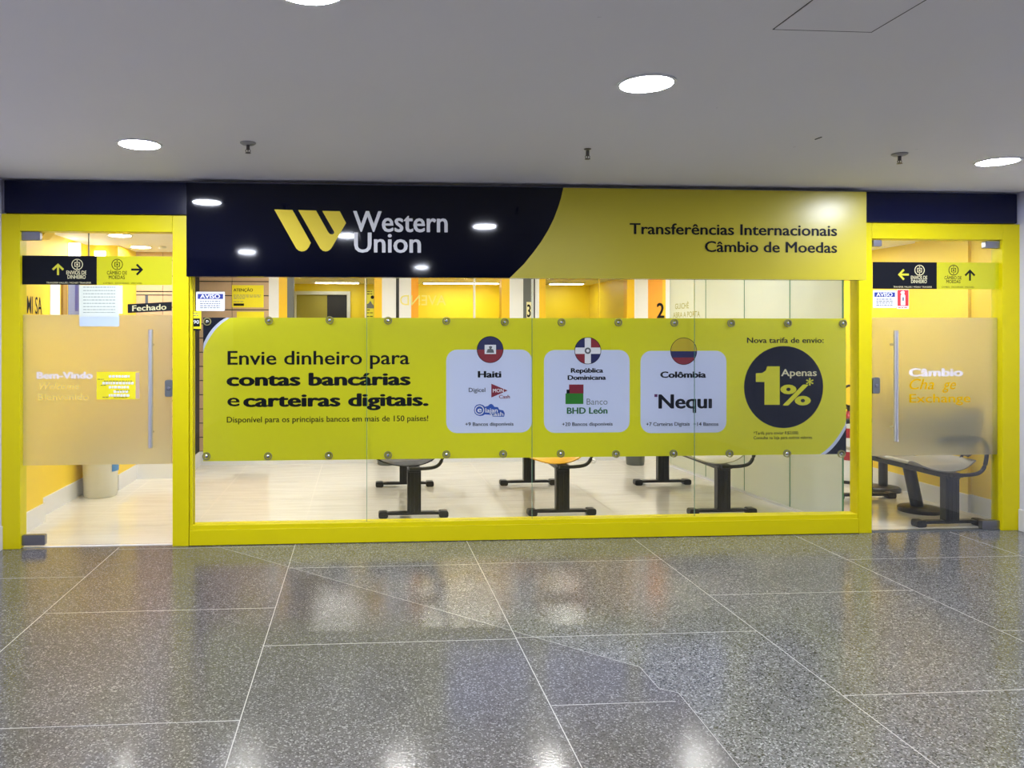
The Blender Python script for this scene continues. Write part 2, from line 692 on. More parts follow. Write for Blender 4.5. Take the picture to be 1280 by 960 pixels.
# ---- hall floor: slabs with pale joints, two mixes of terrazzo meeting along an old slanting cut
fl = N()
A0, A1 = H(262, 684, 0), H(800, 834, 0)
A2, A3, A4 = H(824, 861, 0), H(848, 866, 0), H(925, 960, 0)
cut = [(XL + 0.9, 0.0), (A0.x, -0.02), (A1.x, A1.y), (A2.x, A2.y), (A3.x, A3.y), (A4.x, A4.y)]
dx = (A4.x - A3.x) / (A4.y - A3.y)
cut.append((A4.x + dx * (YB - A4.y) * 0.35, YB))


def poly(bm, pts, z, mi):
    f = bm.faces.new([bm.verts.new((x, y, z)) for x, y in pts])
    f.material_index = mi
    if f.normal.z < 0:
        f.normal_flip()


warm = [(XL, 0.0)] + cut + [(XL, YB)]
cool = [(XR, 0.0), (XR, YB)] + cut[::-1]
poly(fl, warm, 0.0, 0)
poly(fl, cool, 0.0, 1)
bmesh.ops.triangulate(fl, faces=fl.faces)
JX = [XX(155, -0.0), 0, 0, 0]
jx0 = P(370, 682, 0).x
TILE = 1.150
joints = [jx0 + TILE * k for k in range(-2, 5)]
GW = 0.0017
for x in joints:
    if XL < x < XR:
        box(fl, x - GW, x + GW, YB, -0.045, -0.002, 0.0006, 2)
colrows = {-1: (722,), 0: (763, 0), 1: (805, 0), 2: (792, 0), 3: (741, 0), 4: (741, 0)}
ref = {-2: H(60, 722, 0).y, -1: H(215, 763, 0).y, 0: H(490, 803, 0).y, 1: H(830, 792, 0).y, 2: H(1010, 741, 0).y,
       3: H(1160, 855, 0).y + 0.5, 4: H(1160, 855, 0).y}
edges = [XL] + [x for x in joints if XL < x < XR] + [XR]
for i in range(len(edges) - 1):
    k = round((edges[i] - jx0) / TILE) if i else round((edges[1] - jx0) / TILE) - 1
    y0 = ref.get(k, -1.0)
    y = y0 + TILE * 3
    while y > YB:
        if y < -0.06:
            box(fl, edges[i], edges[i + 1], y - GW, y + GW, -0.002, 0.0006, 2)
        y -= TILE
wj0, wj1 = H(690, 882, 0), H(848, 877, 0)
box(fl, P(583, 675, 0).x, wj1.x - 0.01, wj0.y - GW, wj0.y + GW, -0.002, 0.0006, 2)
for (a, b) in zip(cut[1:-1], cut[2:]):
    d = Vector((b[0] - a[0], b[1] - a[1], 0)).normalized()
    nrm = Vector((-d.y, d.x, 0)) * 0.0009
    q = [Vector((*a, 0)) - nrm, Vector((*b, 0)) - nrm, Vector((*b, 0)) + nrm, Vector((*a, 0)) + nrm]
    prism_z(fl, [(v.x, v.y) for v in q], -0.001, 0.0007)
    for f in fl.faces[-6:] if hasattr(fl.faces, '__getitem__') and not fl.faces.ensure_lookup_table() else []:
        f.material_index = 2
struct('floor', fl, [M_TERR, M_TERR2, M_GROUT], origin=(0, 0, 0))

# ---- hall ceiling with a few old fixing holes
cb = N()
box(cb, XL - 0.15, XR + 0.15, YB - 0.1, -0.02, ZC, ZC + 0.1, 0)
for px, py, r in ((749, 22, 0.006), (993, 184, 0.007), (1146, 187, 0.008), (896, 135, 0.004)):
    h = H(px, py, ZC)
    prism_z(cb, arc(h.x, h.y, r, 0, 330, 10), ZC - 0.0005, ZC + 0.001)
    cb.faces.ensure_lookup_table()
    for f in cb.faces[-12:]:
        if len(f.verts) == 4 and f.calc_area() > 1:
            continue
        f.material_index = 1
a, b = H(1019, 174, ZC), H(1027, 171, ZC)
tube(cb, [a, b], 0.004, 6)
cb.faces.ensure_lookup_table()
for f in cb.faces[-8:]:
    f.material_index = 1
struct('ceiling', cb, [M_CEIL, M_DARK], origin=(0, 0, ZC))

# ---- hall walls
bm = N(); box(bm, XL - 0.15, XL, YB, 0.16, 0, ZC); struct('wall_left', bm, M_HALLWALL)
bm = N(); box(bm, XR, XR + 0.15, YB, 0.16, 0, ZC); struct('wall_right', bm, M_HALLWALL)
bm = N(); box(bm, XL - 0.15, XR + 0.15, YB - 0.15, YB, 0, ZC); struct('wall_back', bm, mat('dim far wall', (0.16, 0.16, 0.17), 0.6, var=0.05))  # colour darkened to stand in for low light behind the viewer, dims reflections
bm = N(); box(bm, XL, XL + 0.012, YB, -0.045, 0, 0.155); struct('baseboard_left', bm, M_HALLBASE, bevel=0.004)
bm = N(); box(bm, XR - 0.018, XR, YB, -0.045, 0, 0.155); struct('baseboard_right', bm, M_HALLBASE, bevel=0.004)

# ---- shop floor, walls, ceiling
sf = N()
box(sf, -2.60, 4.95, 0.0, 5.0, -0.06, 0.0, 0)
for px, py in ((124, 651), (380, 632), (620, 640), (1000, 640)):
    pass
for x in (-2.02, -1.22, -0.42, 0.38, 1.18, 1.98, 2.78, 3.58, 4.38):
    box(sf, x - 0.0015, x + 0.0015, 0.07, WB, -0.001, 0.0004, 1)
for y in (0.55, 1.35, 2.15, 2.95):
    box(sf, -2.4, 4.75, y - 0.0015, y + 0.0015, -0.001, 0.0004, 1)
struct('floor_shop', sf, [M_PORC, M_PORCJ], origin=(0, 0, 0))
bm = N(); box(bm, -2.60, 4.95, 0.10, WB + 0.02, ZS, ZS + 0.1); struct('ceiling_shop', bm, M_SCEIL)
YP0, YP1 = 1.85, 2.41
bm = N()
prism_z(bm, [(-2.60, 0.04), (-2.37, 0.04), (-2.37, 0.70), (-2.45, 0.70), (-2.45, YP0), (-2.18, YP0), (-2.18, YP1), (-2.60, YP1)], 0, ZS)
struct('wall_shop_left', bm, M_YWALL)
bm = N()
prism_z(bm, [(-2.37, 0.06), (-2.358, 0.06), (-2.358, 0.712), (-2.438, 0.712), (-2.438, YP0 - 0.012), (-2.168, YP0 - 0.012), (-2.168, YP1), (-2.18, YP1), (-2.18, YP0), (-2.45, YP0), (-2.45, 0.70), (-2.37, 0.70)], 0, 0.14)
struct('baseboard_shop_left', bm, M_WBASE)
bm = N()
prism_z(bm, [(4.95, 0.04), (4.79, 0.04), (4.79, 0.52), (4.765, 0.52), (4.765, 1.10), (4.84, 1.10), (4.84, WB + 0.2), (4.95, WB + 0.2)], 0, ZS)
struct('wall_shop_right', bm, M_YWALL)
bm = N()
prism_z(bm, [(4.79, 0.06), (4.778, 0.06), (4.778, 0.508), (4.753, 0.508), (4.753, 1.112), (4.828, 1.112), (4.828, WB), (4.84, WB), (4.84, 1.10), (4.765, 1.10), (4.765, 0.52), (4.79, 0.52)], 0, 0.14)
struct('baseboard_shop_right', bm, M_WBASE)

# slat wall (boards with dark grooves): near part behind the left door, far part behind the window
XJ = XX(229, 2.41)
XS1 = XX(336, WB)
bm = N()
box(bm, -2.60, XJ, YP1 + 0.012, WB + 0.1, 0, ZS, 1)
box(bm, XJ, XS1, WB + 0.012, WB + 0.1, 0, ZS, 1)
gz0 = ZZ(290, 564, WB)
for k in range(14):
    z0 = gz0 + 0.152 * k + 0.0055
    z1 = min(z0 + 0.141, ZS)
    if z0 > ZS - 0.02:
        break
    for xa, xb in ((-2.18, -1.93), (-1.925, XJ)):
        box(bm, xa, xb, YP1, YP1 + 0.015, z0, z1, 0)
    xm = XX(290, WB)
    for xa, xb in ((XJ, xm - 0.003), (xm + 0.003, XS1)):
        box(bm, xa, xb, WB, WB + 0.015, z0, z1, 0)
struct('wall_slats', bm, [M_WOOD, M_DARK])
bm = N()
box(bm, -2.168, XJ + 0.012, YP1 - 0.012, YP1, 0, gz0)
box(bm, XJ, XJ + 0.012, YP1, WB - 0.012, 0, gz0)
box(bm, XJ, XX(290, WB), WB - 0.012, WB, 0, gz0)
struct('baseboard_slats', bm, M_WBASE)

# booth front: low wall, then upright strips between the counters' openings
XB1 = 4.72
bm = N()
box(bm, XS1, XX(838, WB), WB, WB + 0.12, 0.0, 1.02)
struct('wall_booth_front', bm, M_WWALL)
bm = N(); box(bm, XX(290, WB), XX(840, WB), WB - 0.012, WB, 0.0, 0.10); struct('baseboard_booth', bm, M_WBASE)
bm = N(); box(bm, XS1, XX(838, WB), WB, WB + 0.12, 2.06, ZS); struct('trim_1', bm, M_WWALL)
strips = [(336, 348.5, M_WWALL), (348.5, 359, M_YWALL2), (359, 367, M_GREYPOST), (468, 477.5, M_YWALL2), (477.5, 495, M_WWALL),
          (495, 499, M_BLACKP), (499, 514, M_WWALL), (514, 523, M_YORANGE), (627, 637, M_YWALL2), (637, 654, M_WWALL),
          (654, 664, M_GREYPOST), (664, 667, M_WWALL), (667, 669, M_BLACKP), (669, 674, M_WWALL), (674, 682, M_YWALL2),
          (784, 793, M_YWALL2), (793, 810, M_WWALL), (810, 828, M_YORANGE), (828, 832, M_YWALL2), (832, 839, M_WWALL)]
for i, (a, b, m) in enumerate(strips):
    bm = N()
    dpt = 0.12 if m is not M_BLACKP else 0.10
    box(bm, XX(a, WB), XX(b, WB), WB + (0.0 if m is not M_BLACKP else 0.02), WB + dpt, 1.02, 2.06)
    struct('trim_%d' % (i + 2), bm, m)
# booth rooms
WB2 = 4.72
bm = N(); box(bm, XS1 - 0.1, XX(705, WB2), WB2, WB2 + 0.1, 0, 2.3); box(bm, XX(705, WB2), 4.9, WB2, WB2 + 0.1, 0, 2.3)
struct('wall_booth_back', bm, M_BOOTHY)
bm = N(); box(bm, XS1 - 0.1, XS1, WB + 0.12, WB2, 0, 2.3); struct('wall_booth_left', bm, M_BOOTHY)
bm = N(); box(bm, XX(497, WB) - 0.04, XX(497, WB) + 0.04, WB + 0.12, WB2, 0, 2.05); struct('wall_booth_mid', bm, M_BOOTHY)
bm = N(); box(bm, XX(660, WB) - 0.04, XX(660, WB) + 0.04, WB + 0.12, WB2, 0, 2.05); struct('wall_booth_inner', bm, M_BOOTHY)
bm = N(); box(bm, XX(737, WB2), XX(737, WB2) + 0.1, WB + 0.12, WB2, 0, 2.05); struct('wall_booth_side', bm, M_BOOTHY)
bm = N(); box(bm, XS1 - 0.1, 4.9, WB + 0.12, WB2 + 0.1, 2.05, 2.12); struct('ceiling_booth', bm, M_SCEIL)
bm = N(); box(bm, XX(839, WB), 4.95, WB, WB + 0.1, 0, ZS); struct('wall_shop_back', bm, M_YWALL)

# booth panes (clear glass fixed in each opening)
for i, (a, b) in enumerate(((367, 468), (523, 627), (682, 784))):
    bm = N(); box(bm, XX(a, WB), XX(b, WB), WB + 0.05, WB + 0.056, 1.02, 2.06)
    struct('window_%d' % (i + 2), bm, M_GLASS)
# slim white mullions and head strips in the openings
for i, (a, b) in enumerate(((456, 457.5), (592.5, 595), (750, 751))):
    bm = N(); box(bm, XX(a, WB), XX(b, WB), WB + 0.04, WB + 0.068, 1.02, 2.06)
    struct('trim_%d' % (30 + i), bm, M_WHITE if i < 2 else M_YWALL)

# white framed inner window on the back wall of the first booth
r = R4(366, 364, 438, 420, WB2 - 0.04)
wroot = sroot('window_5', ((r[0] + r[1]) / 2, WB2, r[2]))
bm = N()
fw = 0.045
box(bm, r[0], r[0] + fw, WB2 - 0.05, WB2, r[2], r[3]); box(bm, r[1] - fw, r[1], WB2 - 0.05, WB2, r[2], r[3])
box(bm, r[0] + fw, r[1] - fw, WB2 - 0.05, WB2, r[3] - fw, r[3]); box(bm, r[0] + fw, r[1] - fw, WB2 - 0.05, WB2, r[2], r[2] + fw)
obj('frame', bm, M_WFRAME, wroot, bevel=0.004)
xm = XX(409, WB2)
bm = N(); box(bm, r[0] + fw, xm, WB2 - 0.02, WB2 - 0.012, r[2] + fw, r[3] - fw); obj('pane', bm, M_OLIVE, wroot)
bm = N(); box(bm, xm, r[1] - fw, WB2 - 0.02, WB2 - 0.012, r[2] + fw, r[3] - fw); obj('pane', bm, M_DARK, wroot)

# ------------------------------------------------------------------ shopfront frames
Y0F, Y1F = -0.04, 0.06


def frame_box(bm, xa, xb, z0, z1, y0=Y0F, y1=Y1F):
    box(bm, xa, xb, y0, y1, z0, z1)


xa0, xa1 = XX(5, Y0F) - 0.002, XX(25, Y0F)
xp0, xp1 = XX(215.5, Y0F), XX(236, Y0F)
xw0, xw1 = XX(240.5, Y0F), XX(1066, 0.03)
xq0, xq1 = XX(1073.5, Y0F), XX(1090, Y0F)
xz0, xz1 = XX(1253, Y0F), XR
ZSILL = ZZ(660, 650, Y0F)
# left door frame
bm = N()
frame_box(bm, XL, xa1, 0, Z_HEAD1); frame_box(bm, xa1, xp0, Z_HEAD0, Z_HEAD1)
frame_box(bm, xp0, xp1, 0, Z_HEAD1)
struct('trim_40', bm, M_YFRAME, bevel=0.003)
# right door frame
bm = N()
frame_box(bm, xq0, xq1, 0, Z_HEAD1); frame_box(bm, xq1, xz0, Z_HEAD0, Z_HEAD1); frame_box(bm, xz0, xz1, 0, Z_HEAD1)
struct('trim_41', bm, M_YFRAME, bevel=0.003)
# window: frame, three joints, four panes
win = sroot('window_1', ((xw0 + xw1) / 2, 0, 0))
bm = N()
frame_box(bm, xp1 + 0.004, xw0, ZSILL, Z_HEAD0, -0.03, 0.03); frame_box(bm, xw1, xq0 - 0.004, ZSILL, Z_HEAD0, -0.03, 0.03)
frame_box(bm, xp1 + 0.004, xq0 - 0.004, 0.004, ZSILL - 0.03, -0.045)
frame_box(bm, xp1 + 0.004, xq0 - 0.004, ZSILL - 0.03, ZSILL, -0.034)
frame_box(bm, xp1 + 0.004, xq0 - 0.004, Z_HEAD0, Z_HEAD1, -0.03)
box(bm, xw0, xw0 + 0.006, 0.006, 0.018, ZSILL, Z_HEAD0); box(bm, xw1 - 0.003, xw1, 0.006, 0.018, ZSILL, Z_HEAD0)
obj('frame', bm, M_YFRAME, win, bevel=0.003)
jxs = [xw0, XX(458.5, 0), XX(665, 0), XX(868, 0), xw1]
for a, b in zip(jxs, jxs[1:]):
    bm = N(); box(bm, a + 0.0015, b - 0.0015, -0.004, 0.004, ZSILL, Z_HEAD0)
    obj('pane', bm, M_GLASS, win)
for x in jxs[1:-1]:
    bm = N(); box(bm, x - 0.0014, x + 0.0014, -0.0035, 0.0035, ZSILL, Z_HEAD0)
    obj('joint', bm, M_GEDGE, win)

# lintel wall above, navy headers over the doors
bm = N(); box(bm, XL, XR, -0.02, 0.10, Z_HEAD1, ZC); struct('wall_front', bm, M_HALLWALL)
XSG0, XSG1 = XX(233, -0.14), XX(1083, -0.14)
bm = N(); box(bm, XX(5, -0.06), XSG0 + 0.03, -0.06, -0.02, Z_HEAD1 + 0.002, ZC - 0.012)
o = obj('header_panel', bm, M_NAVY2, bevel=0.004); tag(o, 'navy header panel over the left glass door', 'panel', 'navy header panels over the doors')
bm = N(); box(bm, XSG1 - 0.03, XX(1272, -0.06), -0.06, -0.02, Z_HEAD1 + 0.002, ZC - 0.012)
o = obj('header_panel', bm, M_NAVY2, bevel=0.008); tag(o, 'navy header panel over the right glass door', 'panel', 'navy header panels over the doors')

# ------------------------------------------------------------------ the long shop sign
YS = -0.14
zs0 = (ZZ(233, 345.5, YS) + ZZ(1083, 350, YS)) / 2
zs1 = min((ZZ(233, 228, YS) + ZZ(1083, 240, YS)) / 2, ZC - 0.008)
sign = thing('shop_sign', 'long navy and yellow shop sign over the front window', 'sign', ((XSG0 + XSG1) / 2, YS + 0.05, zs0))
edge = [(704, 236), (701, 248), (697.5, 259.5), (692, 274), (685, 288), (676.5, 302), (667, 315), (655, 330), (637, 350)]
ec = [(P(x, y, YS).x, P(x, y, YS).z) for x, y in edge]
ec[0] = (ec[0][0], zs1)
ec[-1] = (ec[-1][0], zs0)
bm = N(); prism(bm, [(XSG0, zs0), (XSG0, zs1)] + ec, YS, YS + 0.012)
obj('panel', bm, M_NAVY, sign, label=None) if False else obj('panel', bm, M_NAVY, sign)
bm = N(); prism(bm, [(XSG1, zs0), (XSG1, zs1)] + ec, YS, YS + 0.012)
o = obj('panel', bm, M_YSIGN, sign); o['label'] = 'yellow right half of the sign'
bm = N(); box(bm, XSG0, XSG1, YS + 0.012, -0.0615, zs0, zs1)
obj('casing', bm, M_NAVY2, sign)


def zz(pts):
    return [(330 + x / 5.3333, 250 + y / 5.3333) for x, y in pts]


e1 = zz([(68, 63), (190, 66), (312, 285), (300, 312), (285, 331), (268, 341), (250, 343), (232, 338), (215, 324)])
e2 = zz([(228, 67), (347, 70), (428, 214), (440, 227), (455, 230), (467, 223), (468, 212), (388, 72), (505, 75), (547, 153),
         (452, 316), (440, 331), (425, 340), (410, 343), (390, 337), (374, 322)])
bm = pprism(e1, YS - 0.004, YS - 0.0002)
pprism(e2, YS - 0.004, YS - 0.0002, bm)
obj('emblem', bm, M_LOGO, sign)
text('lettering', 'Western', 442, 559, 289.6, 25, YS - 0.002, M_WHITEL, sign, bold=0.020)
text('lettering', 'Union', 443.2, 525.6, 315.4, 24.2, YS - 0.002, M_WHITEL, sign, bold=0.020)
text('lettering', 'Transferências Internacionais', 787.5, 1046, 293.6, 13.2, YS - 0.002, M_INK, sign, bold=0.022)
text('lettering', 'Câmbio de Moedas', 881.5, 1046, 315.3, 13.0, YS - 0.002, M_INK, sign, bold=0.022)

# ------------------------------------------------------------------ the lime banner behind the window glass
YBN = 0.022
bx0, bx1 = XX(254, YBN), XX(1057.5, YBN)
bz0 = (ZZ(254, 574, YBN) + ZZ(1056, 570, YBN)) / 2
bz1 = (ZZ(254, 395, YBN) + ZZ(1058, 400, YBN)) / 2
ban = thing('banner', 'long lime promotional banner with three white cards behind the window glass', 'banner', ((bx0 + bx1) / 2, YBN, bz0))
bm = N(); box(bm, bx0, bx1, YBN, YBN + 0.004, bz0, bz1)
obj('sheet', bm, M_LIME, ban)
Y1, Y2, Y3, Y4 = YBN - 0.0008, YBN - 0.0016, YBN - 0.0024, YBN - 0.0032


def c7(x, y):
    return 230 + x / 3.879, 380 + y / 3.879


def corner(pxs, Y, first, m, nm, lab=None):
    pts = [(P(x, y, YBN).x, P(x, y, YBN).z) for x, y in pxs]
    pts = [(min(max(x, bx0), bx1), min(max(z, bz0), bz1)) for x, z in pts]
    bm = N(); prism(bm, [first] + pts, Y, Y + 0.0006)
    o = obj(nm, bm, m, ban)
    return o


lav = bezier_pts(c7(275, 50), c7(150, 75), c7(88, 240))
nav = bezier_pts(c7(248, 50), c7(140, 75), c7(88, 206))
corner(lav, Y1, (bx0, bz1), M_LAV, 'corner_stripe')
corner(nav, Y2, (bx0, bz1), M_BNAVY, 'corner_patch')


def c8(x, y):
    return 880 + x / 4.3636, 380 + y / 4.3636


lav = bezier_pts(c8(590, 836), c8(690, 815), c8(782, 636))
nav = bezier_pts(c8(625, 836), c8(710, 810), c8(782, 664))
corner(lav, Y1, (bx1, bz0), M_LAV, 'corner_stripe')
corner(nav, Y2, (bx1, bz0), M_BNAVY, 'corner_patch')
text('lettering', 'Envie dinheiro para', 284.9, 511.5, 455.5, 16.8, Y1, M_INK, ban, bold=0.016)
text('lettering', 'contas bancárias', 284.7, 511.8, 481.6, 15.2, Y1, M_INK, ban, bold=0.046)
text('lettering', 'e', 284.7, 299, 507.6, 15.4, Y1, M_INK, ban, bold=0.018)
text('lettering', 'carteiras digitais.', 305.5, 534.2, 507.6, 15.3, Y1, M_INK, ban, bold=0.046)
text('lettering', 'Disponível para os principais bancos em mais de 150 países!', 283.6, 535.2, 527.2, 7.0, Y1, M_INK, ban, bold=0.012)
cards = []
for x0, y0, x1, y1 in ((557.8, 437, 664.7, 541), (680, 437.5, 787, 540.7), (800.7, 438.5, 908, 541)):
    a, b, c, d = R4(x0, y0, x1, y1, Y1)
    bm = N(); prism(bm, rrect(a, b, c, d, 0.075), Y1, Y1 + 0.0006)
    cards.append(obj('card', bm, M_LAV, ban))


def disc(px, py, rpx, Y, m, parent, nm, clip=None):
    c = P(px, py, Y)
    r = (P(px + rpx, py, Y).x - c.x)
    bm = N(); prism(bm, arc(c.x, c.z, r, 0, 352.5, 47), Y, Y + 0.0006)
    return obj(nm, bm, m, parent)


def seg(px, py, rpx, Y, a0, a1, m, parent, nm):
    c = P(px, py, Y)
    r = (P(px + rpx, py, Y).x - c.x)
    bm = N(); prism(bm, arc(c.x, c.z, r, a0, a1, 24), Y, Y + 0.0006)
    return obj(nm, bm, m, parent)


def rect(x0, y0, x1, y1, Y, m, parent, nm):
    a, b, c, d = R4(x0, y0, x1, y1, Y)
    bm = N(); box(bm, a, b, Y, Y + 0.0006, c, d)
    return obj(nm, bm, m, parent)


# flag badges
b1 = disc(612.7, 437, 16.6, Y2, M_INK, cards[0], 'flag_badge')
c0 = cards[0]
seg(612.7, 437, 15.9, Y3, 0, 180, M_FBLUE, c0, 'flag_band')
seg(612.7, 437, 15.9, Y3, 180, 360, M_FRED, c0, 'flag_band')
rect(605.8, 431, 620, 442.5, Y4, M_WHITE, c0, 'flag_emblem')
bm = pprism([(608, 441), (609.5, 436.5), (612, 436), (611, 433.2), (613.5, 432.4), (615.5, 433.6), (614, 436), (616.5, 436.8), (617.8, 441)], Y4 - 0.0006, Y4 - 0.0001)
obj('flag_crest', bm, M_GREYPOST, c0)
text('lettering', 'Haiti', 598, 626, 471.7, 7.7, Y2, M_INK, c0, bold=0.048)
text('lettering', 'Digicel', 586, 606.5, 490, 5.2, Y2, M_BNAVY, c0, bold=0.012)
bm = pprism([(614.2, 479.7), (634.6, 488.2), (614.2, 496.9)], Y2, Y2 + 0.0006); obj('triangle_mark', bm, M_DRED, c0)
text('lettering', 'MON', 616.2, 629.5, 490.4, 4.4, Y3, M_WHITE, c0, bold=0.02)
text('lettering', 'Cash', 623.8, 637.2, 498.0, 4.3, Y3, M_DRED, c0, bold=0.02)
bm = pprism([(592.5, 512.6), (593.5, 508.5), (596, 506), (600, 505.2), (604, 506.5), (606, 508.5), (610, 507.5), (612, 505.5), (614, 504.8), (616, 505.8), (618, 508.5), (622.5, 509), (624, 512), (629, 513), (631, 516.5), (630, 521), (616, 520.8), (612, 518.4), (606, 518), (604, 519.4), (600, 520), (596, 519), (593.4, 516.5)], Y2, Y2 + 0.0006)
obj('cloud_mark', bm, M_LBLUE, c0)
cc = P(599.4, 512.6, Y3)
bm = ring_mesh(cc.x, cc.z, 0.026, 0.032, Y3, Y3 + 0.0005)
obj('ring_mark', bm, M_WHITE, c0)
text('lettering', 'e', 597, 602, 515.2, 6.5, Y3, M_WHITE, c0, bold=0.02)
text('lettering', 'lajan', 606.8, 622, 515.6, 5.6, Y3, M_WHITE, c0, bold=0.015)
text('lettering', 'cash', 613.5, 629, 520.0, 5.0, Y3, M_WHITE, c0, bold=0.015)
text('lettering', '+9 Bancos disponíveis', 581.6, 641.8, 532.2, 4.4, Y2, M_INK, c0, bold=0.016)
c1 = cards[1]
disc(734.8, 438.4, 16.6, Y2, M_INK, c1, 'flag_badge')
disc(734.8, 438.4, 15.9, Y3, M_WHITE, c1, 'flag_cross')
for a0, m, ox, oy in ((90, M_FBLUE, -1, -1), (0, M_FRED, 1, -1), (180, M_FRED, -1, 1), (270, M_FBLUE, 1, 1)):
    c = P(734.8, 438.4, Y4)
    k = P(735.8, 438.4, Y4).x - c.x
    r, g = 15.9 * k, 3.9 * k
    t0 = math.degrees(math.asin(g / r))
    pts = arc(0, 0, r, a0 + t0, a0 + 90 - t0, 14)
    inn = (ox * g, -oy * g)
    bm = N(); prism(bm, [(c.x + x, c.z + z) for x, z in pts + [inn]], Y4, Y4 + 0.0005)
    obj('flag_quarter', bm, m, c1)
disc(734.8, 438.4, 3.9, Y4 - 0.0007, M_GREYPOST, c1, 'flag_crest')
cc = P(734.8, 438.8, Y4 - 0.0014)
disc(734.8, 438.4, 1.9, Y4 - 0.0014, M_WHITE, c1, 'flag_crest')
text('lettering', 'República', 714, 753.5, 465.7, 5.4, Y2, M_INK, c1, bold=0.048)
text('lettering', 'Dominicana', 710, 757, 474.6, 5.4, Y2, M_INK, c1, bold=0.048)
rect(711.3, 480.6, 729.4, 491.8, Y2, M_DRED, c1, 'square_mark')
rect(708.2, 487, 712, 491.8, Y3, M_INK, c1, 'square_mark')
rect(706.9, 491.8, 729.2, 505, Y2, M_GREEN, c1, 'square_mark')
text('lettering', 'Banco', 733.3, 759.4, 505.8, 7.6, Y2, M_GREYT, c1)
text('lettering', 'BHD León', 709, 759, 517, 7.6, Y2, M_DGREEN, c1, bold=0.034)
text('lettering', '+20 Bancos disponíveis', 702.7, 765.7, 532.2, 4.4, Y2, M_INK, c1, bold=0.016)
c2 = cards[2]
disc(854.7, 439, 16.6, Y2, M_INK, c2, 'flag_badge')
seg(854.7, 439, 15.9, Y3, 0, 180, M_FYEL, c2, 'flag_band')
seg(854.7, 439, 15.9, Y3, 180, 360, M_FBLUE, c2, 'flag_band')
seg(854.7, 439, 15.9, Y4, 180 + 29, 360 - 29, M_FRED, c2, 'flag_band')
text('lettering', 'Colômbia', 826, 882, 472, 7.4, Y2, M_INK, c2, bold=0.048)
rect(818, 492.7, 821.8, 496.2, Y2, M_PURPLE, c2, 'square_mark')
text('lettering', 'Nequı', 824, 889, 510.2, 17, Y2, M_INK, c2, bold=0.034)
text('lettering', '+7 Carteiras Digitais', 807.8, 862, 532.2, 4.4, Y2, M_INK, c2, bold=0.016)
text('lettering', '+14 Bancos', 866.6, 898, 532.2, 4.4, Y2, M_INK, c2, bold=0.016)
text('lettering', 'Nova tarifa de envio:', 934, 1029.4, 428.6, 6.6, Y1, M_INK, ban, bold=0.022)
dd = disc(979.7, 483.8, 49.3, Y1, M_BNAVY, ban, 'offer_disc')
bm = pprism([c8(x, y) for x, y in ((283, 378), (318, 376), (338, 362), (345, 340), (413, 340), (413, 550), (330, 550), (330, 425), (283, 425))], Y2, Y2 + 0.0006)
obj('numeral', bm, M_LIME, dd)
text('lettering', 'Apenas', 976.7, 1020.7, 470, 8.5, Y2, M_CREAM, dd, bold=0.02)
text('lettering', '%', 977, 1012, 506, 24.5, Y2, M_LIME, dd, bold=0.03)
text('lettering', '*', 1008, 1016.5, 487.5, 14, Y2, M_LIME, dd, bold=0.02)
text('lettering', '*Tarifa para enviar R$2.000.', 942, 998.5, 543, 3.7, Y1, M_INK, ban, bold=0.012)
text('lettering', 'Consulte na loja para outros valores.', 942, 1015.7, 548.8, 3.7, Y1, M_INK, ban, bold=0.012)
# fixing screws through the sheet into the glass, twelve along each edge
tops = [(259, 402), (336, 400.5), (412, 400), (485, 400.7), (558, 401), (631, 402.5), (702, 402.8), (773, 403), (843, 403.5), (914, 404), (985, 404), (1054, 404.2)]
bots = [(258, 570.5), (335, 570.5), (411, 569.5), (485, 569), (558, 568), (629, 567.5), (701, 567), (770, 567.5), (842, 567), (912, 567), (984, 567), (1052, 567.5)]
first = None
for px, py in tops + bots:
    c = P(px, py, 0.012)
    if first is None:
        bm = N()
        lathe(bm, (c.x, 0, c.z), [(0.012, 0.0205), (0.012, 0.008), (0.009, 0.0055), (0.003, 0.0045)], 'y', 18)
        n_ = len(bm.faces)
        ring = ring_mesh(c.x, c.z, 0.0205, 0.0265, 0.006, 0.0200, 28)
        rm = bpy.data.meshes.new('ring'); ring.to_mesh(rm); ring.free(); bm.from_mesh(rm); bpy.data.meshes.remove(rm)
        bm.faces.ensure_lookup_table()
        for f in bm.faces[n_:]:
            f.material_index = 1
        first = obj('screw', bm, [M_CHROME, M_WASHER], ban, smooth=True)
        fc = c
    else:
        s = first.copy()
        COL.objects.link(s)
        s.parent = ban
        s.location = first.location + Vector((c.x - fc.x, 0, c.z - fc.z))

# ------------------------------------------------------------------ glass doors
YD = 0.0


